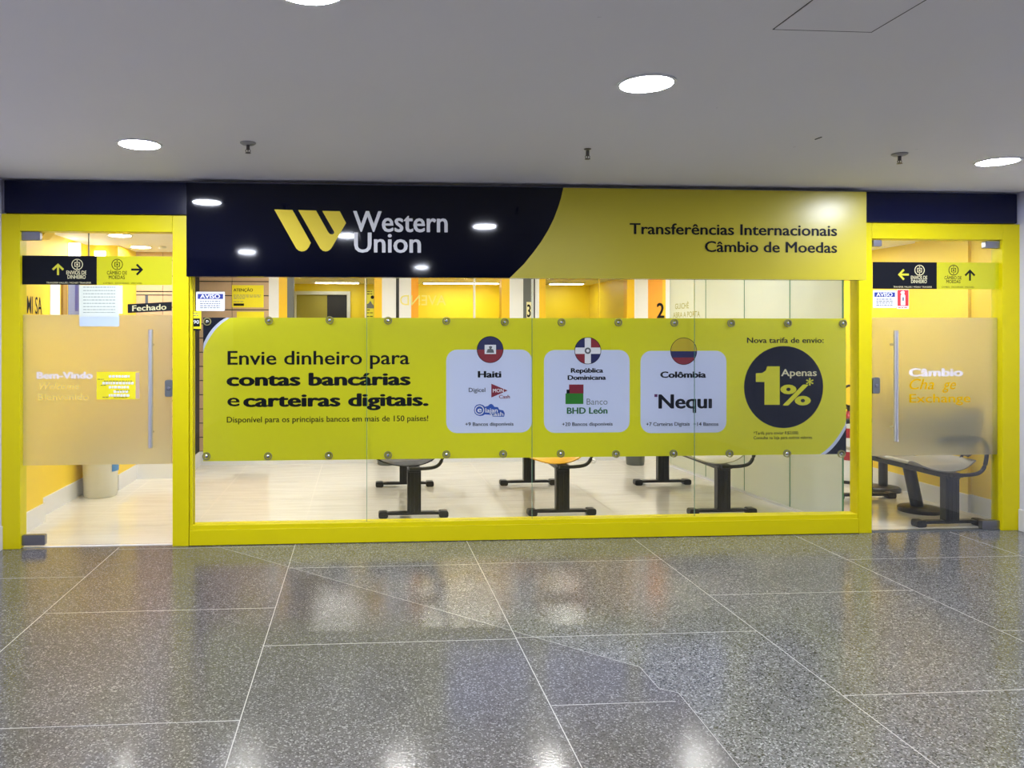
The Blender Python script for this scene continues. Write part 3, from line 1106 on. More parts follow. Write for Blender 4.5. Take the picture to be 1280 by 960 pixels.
def glass_door(name, x0, x1, film_y0, film_y1, hand, top_fits, floor_fit, handle_px, lock_px):
    xa, xb = XX(x0, YD) + 0.004, XX(x1, YD) - 0.004
    xc = (x0 + x1) / 2
    root = sroot(name, ((xa + xb) / 2, YD, 0))
    bm = N(); box(bm, xa, xb, -0.005, 0.005, 0.012, Z_HEAD0 - 0.006)
    obj('pane', bm, M_GLASS, root)
    z1, z0 = ZZ(xc, film_y0, YD), ZZ(xc, film_y1, YD)
    bm = N(); box(bm, xa + 0.002, xb - 0.002, 0.0055, 0.0085, z0, z1)
    f = obj('frosted_film', bm, M_FROST, root)
    for fx0, fy0, fx1, fy1 in top_fits + [floor_fit]:
        a, b, c, d = R4(fx0, fy0, fx1, fy1, -0.018)
        bm = N(); prism(bm, rrect(a, b, max(c, 0.006), d, 0.008, 3), -0.018, 0.018)
        obj('patch_fitting', bm, M_DSTEEL, root)
    hx = (handle_px[0] + handle_px[1]) / 2
    zt, zb = ZZ(hx, handle_px[2], -0.06), ZZ(hx, handle_px[3], -0.06)
    xh = XX(hx, -0.06)
    bm = N(); tube(bm, [(xh, -0.06, zb), (xh, -0.06, zt)], 0.0155, 16)
    h = obj('handle', bm, M_STEEL, root, smooth=True)
    for zp in (zt - 0.10, zb + 0.10):
        bm = N(); tube(bm, [(xh, -0.048, zp), (xh, -0.006, zp)], 0.009, 10)
        obj('standoff', bm, M_CHROME, h, smooth=True)
    a, b, c, d = R4(*lock_px, -0.02)
    bm = N(); prism(bm, rrect(a, b, c, d, 0.012, 3), -0.02, 0.014)
    lk = obj('lock', bm, M_GREYPOST, root)
    bm = N(); lathe(bm, ((a + b) / 2, 0, (c + d) / 2), [(0.011, -0.0205), (0.011, -0.024), (0.008, -0.025)], 'y', 14)
    obj('lock_cylinder', bm, M_DSTEEL, lk)
    return root, f


d1, f1 = glass_door('door_1', 25, 215.5, 393.5, 581, 1, [(24.5, 289.5, 50, 300)], (27, 669, 56, 682), (185, 191.5, 412, 560), (206, 475, 215.5, 496))
d2, f2 = glass_door('door_2', 1090, 1253, 397, 569, -1, [(1092, 300, 1102.5, 308), (1232, 301.5, 1255, 310)], (1228, 651, 1252.5, 662.5), (1117.5, 1122.5, 413, 552), (1091, 472, 1100, 492))
YT = -0.0062
text('lettering', 'Bem-Vindo', 46.5, 115.5, 473.2, 8.2, YT, M_LILAC, f1, bold=0.048)
text('lettering', 'Welcome', 49, 99, 486.6, 8.0, YT, M_GOLDPALE, f1, bold=0.012, shear=0.25)
text('lettering', 'Bienvenido', 47.5, 111, 500.3, 8.0, YT, M_GOLDPALE, f1, bold=0.008)
text('lettering', 'Câmbio', 1137, 1203, 470.2, 9.6, YT, M_LILAC, f2, bold=0.048)
text('lettering', 'Cha', 1137, 1167.5, 486.6, 13, YT, M_GOLD, f2, bold=0.006, shear=0.28)
text('lettering', 'ge', 1178, 1195, 486.6, 13, YT, M_GOLD, f2, bold=0.006, shear=0.28)
text('lettering', 'Exchange', 1137, 1213, 503, 10.6, YT, M_GOLD, f2, bold=0.01)

# thin metal thresholds
bm = N(); box(bm, xa1, xp0, -0.004, 0.03, 0.0, 0.003); struct('trim_42', bm, M_WBASE)
bm = N(); box(bm, xq1, xz0, -0.02, 0.03, 0.0, 0.004); struct('trim_43', bm, M_GREYPOST)

# ---- way-finding strips stuck across the doors
def arrow(px, py, s, ang, Y, m, parent):
    pts = []
    sh = [(0.0, 0.5), (0.5, 0.02), (0.38, -0.11), (0.085, 0.18), (0.085, -0.5), (-0.085, -0.5), (-0.085, 0.18), (-0.38, -0.11), (-0.5, 0.02)]
    c = P(px, py, Y)
    k = P(px + 1, py, Y).x - c.x
    t = math.radians(ang)
    for x, y in sh:
        pts.append((c.x + k * s * (x * math.cos(t) - y * math.sin(t)), c.z + k * s * (x * math.sin(t) + y * math.cos(t))))
    bm = N(); prism(bm, pts, Y, Y + 0.0004)
    return obj('arrow', bm, m, parent)


def money_mark(px, py, r, Y, m, parent):
    c = P(px, py, Y)
    k = P(px + 1, py, Y).x - c.x
    bm = ring_mesh(c.x, c.z, (r - 0.55) * k, (r + 0.35) * k, Y, Y + 0.0004, 28)
    bx = 0.5 * r * k
    for x0, x1, z0, z1 in ((-bx, bx, bx * .62, bx * .86), (-bx, bx, -bx * .86, -bx * .62), (-bx, -bx * .76, -bx * .7, bx * .7), (bx * .76, bx, -bx * .7, bx * .7),
                           (-bx * .3, bx * .3, -bx * .3, bx * .3), (-bx * .18, bx * .18, bx * 1.1, bx * 1.6), (-bx * .18, bx * .18, -bx * 1.6, -bx * 1.1)):
        box(bm, c.x + x0, c.x + x1, Y, Y + 0.0004, c.z + z0, c.z + z1)
    return obj('money_mark', bm, m, parent)


YK = -0.0085
YK2 = YK - 0.0008


def strip(x0, xm, x1, y0, y1, label, arrows, marks, lines):
    za, zb = ZZ((x0 + x1) / 2, y1, YK), ZZ((x0 + x1) / 2, y0, YK)
    t = thing('direction_strip', label, 'sign', ((XX(x0, YK) + XX(x1, YK)) / 2, YK, za), 'direction strips across the doors')
    bm = N(); box(bm, XX(x0, YK), XX(xm, YK), YK, YK + 0.002, za, zb)
    bk = obj('band', bm, M_INK, t); bk['label'] = 'black half of the strip'
    bm = N(); box(bm, XX(xm, YK), XX(x1, YK), YK, YK + 0.002, za, zb)
    yl = obj('band', bm, M_YSTRIP, t); yl['label'] = 'lime half of the strip'
    arrow(*arrows[0], YK2, M_YTEXT, bk)
    arrow(*arrows[1], YK2, M_INK, yl)
    money_mark(*marks[0], YK2, M_CREAM, bk)
    money_mark(*marks[1], YK2, M_INK, yl)
    for i, l in enumerate(lines):
        dark = l[1] > xm
        text('lettering', *l, YK2, M_INK if dark else M_CREAM, yl if dark else bk, bold=0.012 if l[4] > 3 else 0)
    return t


strip(26, 121, 215, 320, 356, 'black and lime direction strip across the left glass door', ((72.5, 336.5, 15, 0), (171.5, 337, 15, -90)), ((96.5, 330.6, 6.8), (146.5, 330.6, 6.8)),
      [('ENVIOS DE', 83, 108, 343, 4.6), ('DINHEIRO', 84.5, 107, 348.4, 4.6), ('TRANSFER VALUES / MONEY TRANSFER', 58, 114, 354.4, 2.0),
       ('CÂMBIO DE', 133.7, 158.7, 343.2, 4.4), ('MOEDAS', 136, 156, 348.8, 4.4), ('CAMBIO . EXCHANGE . WECHSEL', 129, 178, 355, 2.0)])
strip(1091, 1171, 1254, 328, 361.3, 'black and lime direction strip across the right glass door', ((1129.3, 343.2, 13.5, 90), (1212.5, 343.8, 13.5, 0)), ((1149.5, 337.7, 6), (1192, 337.7, 6)),
      [('ENVIOS DE', 1138.7, 1159, 349, 4.2), ('DINHEIRO', 1139, 1158.5, 353.9, 4.2), ('TRANSFER VALUES / MONEY TRANSFER', 1116.6, 1165, 359.6, 1.9),
       ('CÂMBIO DE', 1180.6, 1202, 349.2, 4.0), ('MOEDAS', 1183, 1200.5, 354, 4.0), ('CAMBIO . EXCHANGE . WECHSEL', 1177, 1218, 359.8, 1.9)])


# ---- notices and stickers
def notice(x0, y0, x1, y1, Y, label):
    a, b, c, d = R4(x0, y0, x1, y1, Y)
    t = thing('notice_sticker', label, 'sign', ((a + b) / 2, Y, c), 'blue headed notices')
    bm = N(); prism(bm, rrect(a, b, c, d, 0.006, 3), Y, Y + 0.002); obj('sheet', bm, M_WHITE, t)
    w_, h_ = x1 - x0, y1 - y0
    hd = rect(x0 + 0.06 * w_, y0 + 0.12 * h_, x1 - 0.06 * w_, y0 + 0.38 * h_, Y - 0.0007, M_BLUE, t, 'header')
    text('lettering', 'AVISO', x0 + 0.15 * w_, x1 - 0.17 * w_, y0 + 0.345 * h_, 0.20 * h_, Y - 0.0013, M_WHITE, hd, bold=0.03)
    greek('print', [(x0 + 0.14 * w_, x1 - 0.16 * w_, y0 + k * h_) for k in (0.51, 0.62, 0.73, 0.84)], Y - 0.0007, M_GREYINK, t, 1.1)
    return t


notice(245, 364.5, 281, 388.6, -0.0075, 'white notice with blue AVISO header stuck on the front window')
notice(1091.3, 362.8, 1120.5, 384.8, -0.0085, 'white notice with blue AVISO header stuck on the right glass door')

# red extinguisher sign beside it
r = R4(1121.3, 362, 1136, 386, -0.0085)
t = thing('extinguisher_sign', 'small red sign with white extinguisher pictogram on the right glass door', 'sign', ((r[0] + r[1]) / 2, -0.0085, r[2]))
bm = N(); box(bm, r[0], r[1], -0.0085, -0.0065, r[2], r[3]); obj('sheet', bm, M_WHITE, t)
rect(1122, 362.5, 1135.6, 382.5, -0.0092, mat('sign red', (0.62, 0.03, 0.03), 0.4), t, 'red_field')
bm = pprism([(1126, 381.5), (1126, 369.5), (1127, 367.5), (1125.5, 366), (1126.2, 364.5), (1129, 363.4), (1131, 364.5), (1130.3, 367.5), (1131.6, 369.5), (1131.6, 381.5)], -0.0099, -0.0094)
obj('pictogram', bm, M_WHITE, t)
rect(1128, 371.5, 1130, 376, -0.0105, M_GREYINK, t, 'pictogram_label')
greek('print', [(1123, 1135, 384.3)], -0.0092, M_RED, t, 1.0)

# yellow camera sticker at the left window edge
r = R4(241, 388.8, 251.5, 413, -0.0075)
t = thing('surveillance_sticker', 'small yellow sticker with black square under the blue notice at the window edge', 'sticker', ((r[0] + r[1]) / 2, -0.0075, r[2]))
bm = N(); box(bm, r[0], r[1], -0.0075, -0.006, r[2], r[3]); obj('sheet', bm, M_YSTICK, t)
k = rect(241.6, 398, 249.8, 408.2, -0.0082, M_INK, t, 'black_field')
text('lettering', '90', 241.8, 248.8, 404.6, 4.4, -0.0088, M_WHITE, k, bold=0.01)
greek('print', [(241.6, 249.5, 391.6), (241.6, 249.5, 394.6)], -0.0082, M_GREYINK, t, 1.0)
rect(241.2, 411, 251, 413, -0.0082, M_INK, t, 'black_band')

# yellow attention sign and a second yellow sheet on the slat wall
YW = WB - 0.006
r = R4(290, 356.5, 329.5, 384.3, YW)
t = thing('attention_sign', 'yellow sign headed ATENÇÃO on the brown slat wall', 'sign', ((r[0] + r[1]) / 2, YW, r[2]))
bm = N(); box(bm, r[0], r[1], YW, YW + 0.006, r[2], r[3]); obj('sheet', bm, M_YSTICK, t)
text('lettering', 'ATENÇÃO', 292, 316, 364.3, 3.6, YW - 0.001, M_INK, t, bold=0.02)
greek('print', [(292, 326, 369), (292, 326, 371), (292, 306, 373), (292, 304, 377)], YW - 0.001, M_GREYINK, t, 0.7)
rect(292, 379.3, 305, 382.3, YW - 0.001, M_INK, t, 'logo_block')
bm = pbox(296, 389.6, 330, 415, YW, YW + 0.006)
o = obj('notice_sheet', bm, M_YSTICK); tag(o, 'plain yellow sheet below the ATENÇÃO sign, half behind the banner', 'sign')

# closed plate hanging askew inside the left door
YF = 0.035
t0_ = P(187, 384, YF)
t = thing('closed_sign', 'black Fechado plate hanging askew inside the left glass door', 'sign', (t0_.x, YF, t0_.z))
bm = pprism([(159.5, 380.2), (214.6, 377.3), (214.6, 388.5), (159.7, 391.3)], YF, YF + 0.004)
obj('plate', bm, M_INK, t)
text('lettering', 'Fechado', 165.5, 207.8, 387.9, 6.9, YF - 0.001, M_CREAM, t, bold=0.022, tilt=0.05)
bm = pbox(181.5, 368.5, 185, 379.2, YF + 0.001, YF + 0.004)
obj('hanger', bm, M_GREYPOST, t)
bm = pbox(170, 368.2, 215, 369.4, YF + 0.001, YF + 0.004)
obj('hanging_bar', bm, M_BLACKP, t)

# paper taped in a pocket on the left door
YPp = -0.0085
r = R4(99, 356.5, 152, 408, YPp)
t = thing('taped_paper', 'pale printed page with a bluish pocket taped to the left glass door', 'paper', ((r[0] + r[1]) / 2, YPp, r[2]))
bm = pbox(99, 356.5, 148.5, 396, YPp, YPp + 0.001); obj('page', bm, M_PAPER, t)
bm = pbox(99.2, 394.6, 149, 408, YPp + 0.0005, YPp + 0.0016); obj('pocket', bm, M_PAPER2, t)
bm = pbox(148.2, 357, 153.2, 392, YPp + 0.0004, YPp + 0.0014); obj('pocket_edge', bm, M_WHITE, t)
greek('print', [(104, 144, y) for y in (359, 363.2, 367.2, 371.2, 375, 379.2, 383.3, 387, 390.5)], YPp - 0.0007, M_PRINT, t, 1.0)

# opening-hours sticker on the frosted film
YH = -0.0075
r = R4(120.8, 464.7, 174.8, 499.3, YH)
t = thing('hours_sticker', 'small yellow sticker with white lines of print on the left frosted glass', 'sticker', ((r[0] + r[1]) / 2, YH, r[2]))
bm = N(); box(bm, r[0], r[1], YH, YH + 0.0015, r[2], r[3]); obj('sheet', bm, M_YSTICK, t)
rect(169.5, 465.5, 174.6, 498.6, YH - 0.0006, M_WOOD, t, 'side_band')
greek('print', [(136, 162, 470.5), (128, 167, 479), (136, 162, 484), (142, 160, 489.5), (136, 163, 494.3)], YH - 0.0012, M_WHITE, t, 3.0)
greek('print', [(122, 130, 474), (130, 165, 476.3), (126, 133, 481.5), (145, 162, 488), (128, 136, 496.5), (142, 160, 496.8)], YH - 0.0018, M_OLIVE, t, 1.0)

# ------------------------------------------------------------------ hall downlights, sprinklers, hatch
def downlight(loc, r, label, led, nm='ceiling_downlight', group='round hall downlights'):
    x, y, z = loc
    t = thing(nm, label, 'ceiling light', (x, y, z), group)
    bm = ring_mesh(0, 0, r, r + 0.014, -0.006, 0.0)
    for v in bm.verts:
        v.co = Vector((x + v.co.x, y + v.co.z, z + v.co.y))
    obj('rim', bm, M_LAMPRIM, t, smooth=True)
    bm = N(); prism_z(bm, [(x + a, y + b) for a, b in arc(0, 0, r, 0, 350, 35)], z - 0.004, z - 0.001)
    obj('diffuser', bm, led, t)
    return t


LP = []
for px, py, lab in ((808, 104, 'large bright round downlight right of centre in the hall ceiling'),
                    (174.5, 180, 'round downlight in the hall ceiling over the left door'),
                    (1247, 201.5, 'round downlight in the hall ceiling over the right door')):
    h = H(px, py, ZC)
    LP.append(downlight(h, 0.104, lab, M_HALL_LED))
for x, y, lab in ((-0.15, -2.95, 'round downlight in the hall ceiling just above the picture, left of centre'),
                  (2.6, -4.3, 'round downlight in the hall ceiling behind the viewer, to the right'),
                  (-1.4, -4.6, 'round downlight in the hall ceiling behind the viewer, to the left'),
                  (0.9, -6.6, 'round downlight in the hall ceiling far behind the viewer')):
    dup(LP[0], (x, y, ZC), lab)


def sprinkler(px, py, label, sc=1.0, esc=True):
    h = H(px, py, ZC)
    t = thing('fire_sprinkler', label, 'sprinkler', h, 'ceiling sprinklers')
    z = h.z
    bm = N()
    if esc:
        lathe(bm, (h.x, h.y, z), [(0.042, -0.001), (0.041, -0.006), (0.030, -0.013), (0.012, -0.014)], 'z', 24)
    else:
        lathe(bm, (h.x, h.y, z), [(0.020, -0.001), (0.018, -0.004), (0.012, -0.005)], 'z', 20)
    obj('escutcheon', bm, mat('sprinkler collar', (0.30, 0.29, 0.28), 0.4) if esc else M_BRASS, t, smooth=True)
    bm = N(); lathe(bm, (h.x, h.y, z), [(0.009, -0.010), (0.009, -0.038), (0.006, -0.040)], 'z', 14)
    obj('body', bm, M_BRASS, t, smooth=True)
    bm = N()
    for s in (-1, 1):
        tube(bm, [(h.x + s * 0.008, h.y, z - 0.036), (h.x + s * 0.013, h.y, z - 0.044), (h.x + s * 0.006, h.y, z - 0.054)], 0.0022, 8)
    tube(bm, [(h.x, h.y, z - 0.038), (h.x, h.y, z - 0.054)], 0.0025, 8)
    obj('yoke', bm, M_BRASS, t)
    bm = N(); lathe(bm, (h.x, h.y, z), [(0.005, -0.053), (0.015, -0.055), (0.015, -0.057), (0.004, -0.058)], 'z', 18)
    obj('deflector', bm, M_BRASS, t)
    return t


sprinkler(310, 178, 'leftmost ceiling sprinkler, with a pale loose collar')
sprinkler(734.5, 186, 'middle ceiling sprinkler, small and without a collar', esc=False)
sprinkler(1124.5, 192, 'rightmost ceiling sprinkler, with a collar, near the right downlight')

ha, hb, hc = H(965, 37, ZC), H(1090, 40, ZC), H(1155, 0, ZC)
wdt = (hb - ha).length
u = Vector((1, 0, 0))
hatch = thing('ceiling_hatch', 'square access hatch with dark edge line in the hall ceiling', 'hatch', (ha.x + wdt / 2, ha.y - wdt / 2, ZC))
bm = N()
g = 0.005
x0, x1, y1 = ha.x, ha.x + wdt, (ha.y + hb.y) / 2
y0 = y1 - wdt
box(bm, x0, x1, y1 - g, y1, ZC - 0.0012, ZC); box(bm, x0, x1, y0, y0 + g, ZC - 0.0012, ZC)
box(bm, x0, x0 + g * .6, y0 + g, y1 - g, ZC - 0.0012, ZC); box(bm, x1 - g * .6, x1, y0 + g, y1 - g, ZC - 0.0012, ZC)
obj('edge_gap', bm, M_DARK, hatch)
bm = N(); box(bm, x0 + g, x1 - g, y0 + g, y1 - g, ZC - 0.0015, ZC)
obj('panel', bm, M_CEIL, hatch)

# ------------------------------------------------------------------ shop ceiling lights
SP = [H(150, 294, ZS), H(176, 308.5, ZS)]
sl = downlight(SP[0], 0.085, 'round shop downlight seen through the left door, the larger one', M_SHOP_LED, 'shop_downlight', 'round shop downlights')
dup(sl, SP[1], 'round shop downlight seen through the left door, the farther one')
for i, (x, y) in enumerate(((-0.9, 0.8), (0.3, 0.8), (1.5, 0.8), (2.7, 0.8), (-0.9, 2.2), (0.3, 2.2), (1.5, 2.2), (2.6, 2.2), (4.05, 0.55), (3.85, 1.3), (4.3, 1.9), (3.9, 2.6))):  # unseen lamps, added to light the shop and brighten its right room
    dup(sl, (x, y, ZS), 'unseen round shop downlight added to brighten the shop')
t = thing('smoke_detector', 'tiny white detector on the shop ceiling right of the downlights', 'detector', H(203, 308, ZS))
bm = N(); q = H(203, 308, ZS); lathe(bm, q, [(0.035, 0), (0.033, -0.018), (0.02, -0.026)], 'z', 18); obj('body', bm, M_WHITE, t, smooth=True)

# booth light strips
for i, (a, b, lab) in enumerate(((395, 448, 'white light strip on the ceiling of the left booth'), (530, 622, 'white light strip on the ceiling of the middle booth'), (688, 728, 'white light strip on the ceiling of the right booth'))):
    xa, xb = XX(a, WB2 - 0.4), XX(b, WB2 - 0.4)
    t = thing('light_strip', lab, 'ceiling light', ((xa + xb) / 2, WB2 - 0.4, 2.05), 'booth light strips')
    bm = N(); box(bm, xa - 0.02, xb + 0.02, WB2 - 0.47, WB2 - 0.33, 2.035, 2.05); obj('tray', bm, M_WHITE, t)
    bm = N(); box(bm, xa, xb, WB2 - 0.45, WB2 - 0.35, 2.030, 2.0345); obj('diffuser', bm, M_BOOTH_LED, t)
q = P(764, 352, 4.0)
t = thing('dome_camera', 'small white dome camera high in the right booth', 'camera', (XX(764, 4.0), 4.0, 2.05))
bm = N(); lathe(bm, (XX(764, 4.0), 4.0, 2.05), [(0.05, 0), (0.05, -0.03), (0.044, -0.036)], 'z', 20); obj('base', bm, M_WHITE, t, smooth=True)
bm = N(); lathe(bm, (XX(764, 4.0), 4.0, 2.05), [(0.036, -0.036), (0.034, -0.055), (0.022, -0.072), (0.004, -0.078)], 'z', 20); obj('dome', bm, M_BLACKP, t, smooth=True)

# counter numbers
t = thing('counter_number', 'black figure 2 on the orange strip of the booth front', 'number', (XX(826, WB), WB, ZZ(826, 397, WB)), 'counter numbers')
text('lettering', '2', 821.5, 830, 397.2, 18, WB - 0.002, M_INK, t, bold=0.03)
t = thing('counter_number', 'figure 3 on a pale tag on the grey post of the booth front', 'number', (XX(661, WB), WB, ZZ(661, 397, WB)), 'counter numbers')
bm = pbox(658.2, 377.5, 664, 400, WB - 0.004, WB - 0.0005); obj('tag', bm, M_CREAM, t)
text('lettering', '3', 659.2, 663.2, 396, 15, WB - 0.005, M_INK, t, bold=0.03)

# poster on the first booth's glass
YQ = WB + 0.044
r = R4(457.8, 362, 467.6, 420, YQ)
t = thing('tall_poster', 'narrow yellow poster with dark picture on the left booth glass', 'poster', ((r[0] + r[1]) / 2, YQ, r[2]))
bm = N(); box(bm, r[0], r[1], YQ, YQ + 0.002, r[2], r[3]); obj('sheet', bm, mat('poster yellow', (0.70, 0.66, 0.03), 0.4), t)
bm = pprism([(458.2, 385.5), (458.2, 380.5), (461, 379), (463, 375.8), (465, 379.5), (467.4, 382), (467.4, 385.5)], YQ - 0.001, YQ - 0.0003); obj('picture', bm, M_GREYPOST, t)
disc(465.5, 371.5, 2.2, YQ - 0.001, M_INK, t, 'round_mark')
greek('print', [(459, 465, 364.5), (459, 465, 367.5), (459, 463, 387.5), (459, 466, 391), (458.5, 467, 395.5)], YQ - 0.001, M_INK, t, 1.0)

# mirrored lettering on the middle booth's glass
t = thing('glass_lettering', 'faint mirrored pale lettering on the middle booth glass', 'lettering', (XX(535, WB), WB + 0.04, ZZ(535, 380, WB)))
text('lettering', 'AVEND', 500, 557.5, 381.5, 12.5, WB - 0.006 , mat('faint lettering', (0.84, 0.76, 0.24), 0.6), t, bold=0.0, mirror=True)

# ------------------------------------------------------------------ frosted glass partition
pa, pb = H(838, 582.5, 0), H(1054, 661, 0)
gp = thing('glass_partition', 'row of frosted green-edged glass panels dividing the shop on the right', 'partition', ((pa.x + pb.x) / 2, (pa.y + pb.y) / 2, 0))
dirp = (pb - pa).normalized()
nrm = Vector((-dirp.y, dirp.x, 0))


def on_line(px):
    """where a picture column meets the partition line"""
    a = (px - PX) / FOC
    dxx, dyy = a * math.cos(PSI) + math.sin(PSI), -a * math.sin(PSI) + math.cos(PSI)
    den = dxx * dirp.y - dyy * dirp.x
    t_ = (pa.x * dirp.y - (pa.y + DIST) * dirp.x) / den
    return Vector((t_ * dxx, -DIST + t_ * dyy, 0))


cuts = [pa] + [on_line(p) for p in (882.8, 931, 988)] + [pb]
for a, b in zip(cuts, cuts[1:]):
    a2, b2 = a + dirp * 0.003, b - dirp * 0.003
    th = nrm * 0.005
    bm = N(); prism_z(bm, [tuple(v.xy) for v in (a2 - th, b2 - th, b2 + th, a2 + th)], 0.022, ZS - 0.02)
    g_ = obj('glass_panel', bm, M_PFROST, gp)
    bm = N()
    for e in (a2, b2):
        q = [e - dirp * 0.003 - th * 1.05, e + dirp * 0.003 - th * 1.05, e + dirp * 0.003 + th * 1.05, e - dirp * 0.003 + th * 1.05]
        prism_z(bm, [tuple(v.xy) for v in q], 0.022, ZS - 0.02)
    obj('glass_edge', bm, M_GEDGE, g_)
th = nrm * 0.015
bm = N(); prism_z(bm, [tuple(v.xy) for v in (pa - th, pb - th, pb + th, pa + th)], 0.0, 0.022); obj('floor_channel', bm, M_WBASE, gp)
bm = N(); prism_z(bm, [tuple(v.xy) for v in (pa - th, pb - th, pb + th, pa + th)], ZS - 0.02, ZS); obj('head_channel', bm, M_WBASE, gp)
# etched words on the rearmost panel
me_t = thing('etched_lettering', 'faint olive words etched on the rearmost frosted partition panel', 'lettering', ((cuts[0].x + cuts[1].x) / 2, (cuts[0].y + cuts[1].y) / 2, 1.55))
side = -1 if (-nrm).dot(Vector((0, -DIST, 0)) - pa) > 0 else 1
for s, u0, u1, z in (('GUICHÊ', 0.16, 0.55, 1.665), ('ABRA A PORTA', 0.10, 0.85, 1.575)):
    me = glyphs(s, 0.004, 0)
    xs = [v.co.x for v in me.vertices]
    Lp = (cuts[1] - cuts[0]).length
    vs = []
    for v in me.vertices:
        k = (u0 + (v.co.x - min(xs)) / (max(xs) - min(xs)) * (u1 - u0)) * Lp
        p = cuts[0] + dirp * k + nrm * (0.0062 * side)
        vs.append((p.x - me_t.location.x, p.y - me_t.location.y, z + v.co.y / cap_h() * 0.055 - 1.55))
    m2 = bpy.data.meshes.new('lettering')
    m2.from_pydata(vs, [], [list(p.vertices) for p in me.polygons])
    m2.materials.append(mat('etched olive', (0.42, 0.42, 0.12), 0.6))
    o = bpy.data.objects.new('lettering', m2)
    COL.objects.link(o)
    o.parent = me_t

# ------------------------------------------------------------------ waiting benches
def grid_surface(bm, f, nu, nv, thick):
    vs = [[bm.verts.new(f(i / nu, j / nv)) for j in range(nv + 1)] for i in range(nu + 1)]
    top = []
    for i in range(nu):
        for j in range(nv):
            top.append(bm.faces.new((vs[i][j], vs[i + 1][j], vs[i + 1][j + 1], vs[i][j + 1])))
    bmesh.ops.recalc_face_normals(bm, faces=top)
    bmesh.ops.solidify(bm, geom=top, thickness=thick)


def smooth_path(pts, n=8):
    """Catmull-Rom through the points"""
    out = []
    P_ = [pts[0]] + list(pts) + [pts[-1]]
    for i in range(1, len(P_) - 2):
        for k in range(n):
            t = k / n
            a, b, c, d = (Vector(P_[i - 1]), Vector(P_[i]), Vector(P_[i + 1]), Vector(P_[i + 2]))
            out.append(0.5 * ((2 * b) + (c - a) * t + (2 * a - 5 * b + 4 * c - d) * t * t + (3 * b - a - 3 * c + d) * t ** 3))
    out.append(Vector(pts[-1]))
    return out


def lerp_path(path, t):
    k = t * (len(path) - 1)
    i = min(int(k), len(path) - 2)
    return path[i].lerp(path[i + 1], k - i)


SEATP = smooth_path([(-0.340, 0, 0.462), (-0.328, 0, 0.476), (-0.285, 0, 0.462), (-0.215, 0, 0.432), (-0.10, 0, 0.424), (0.03, 0, 0.428), (0.12, 0, 0.445), (0.178, 0, 0.478)])
BACKP = smooth_path([(0.185, 0, 0.50), (0.215, 0, 0.60), (0.245, 0, 0.72), (0.285, 0, 0.85)])


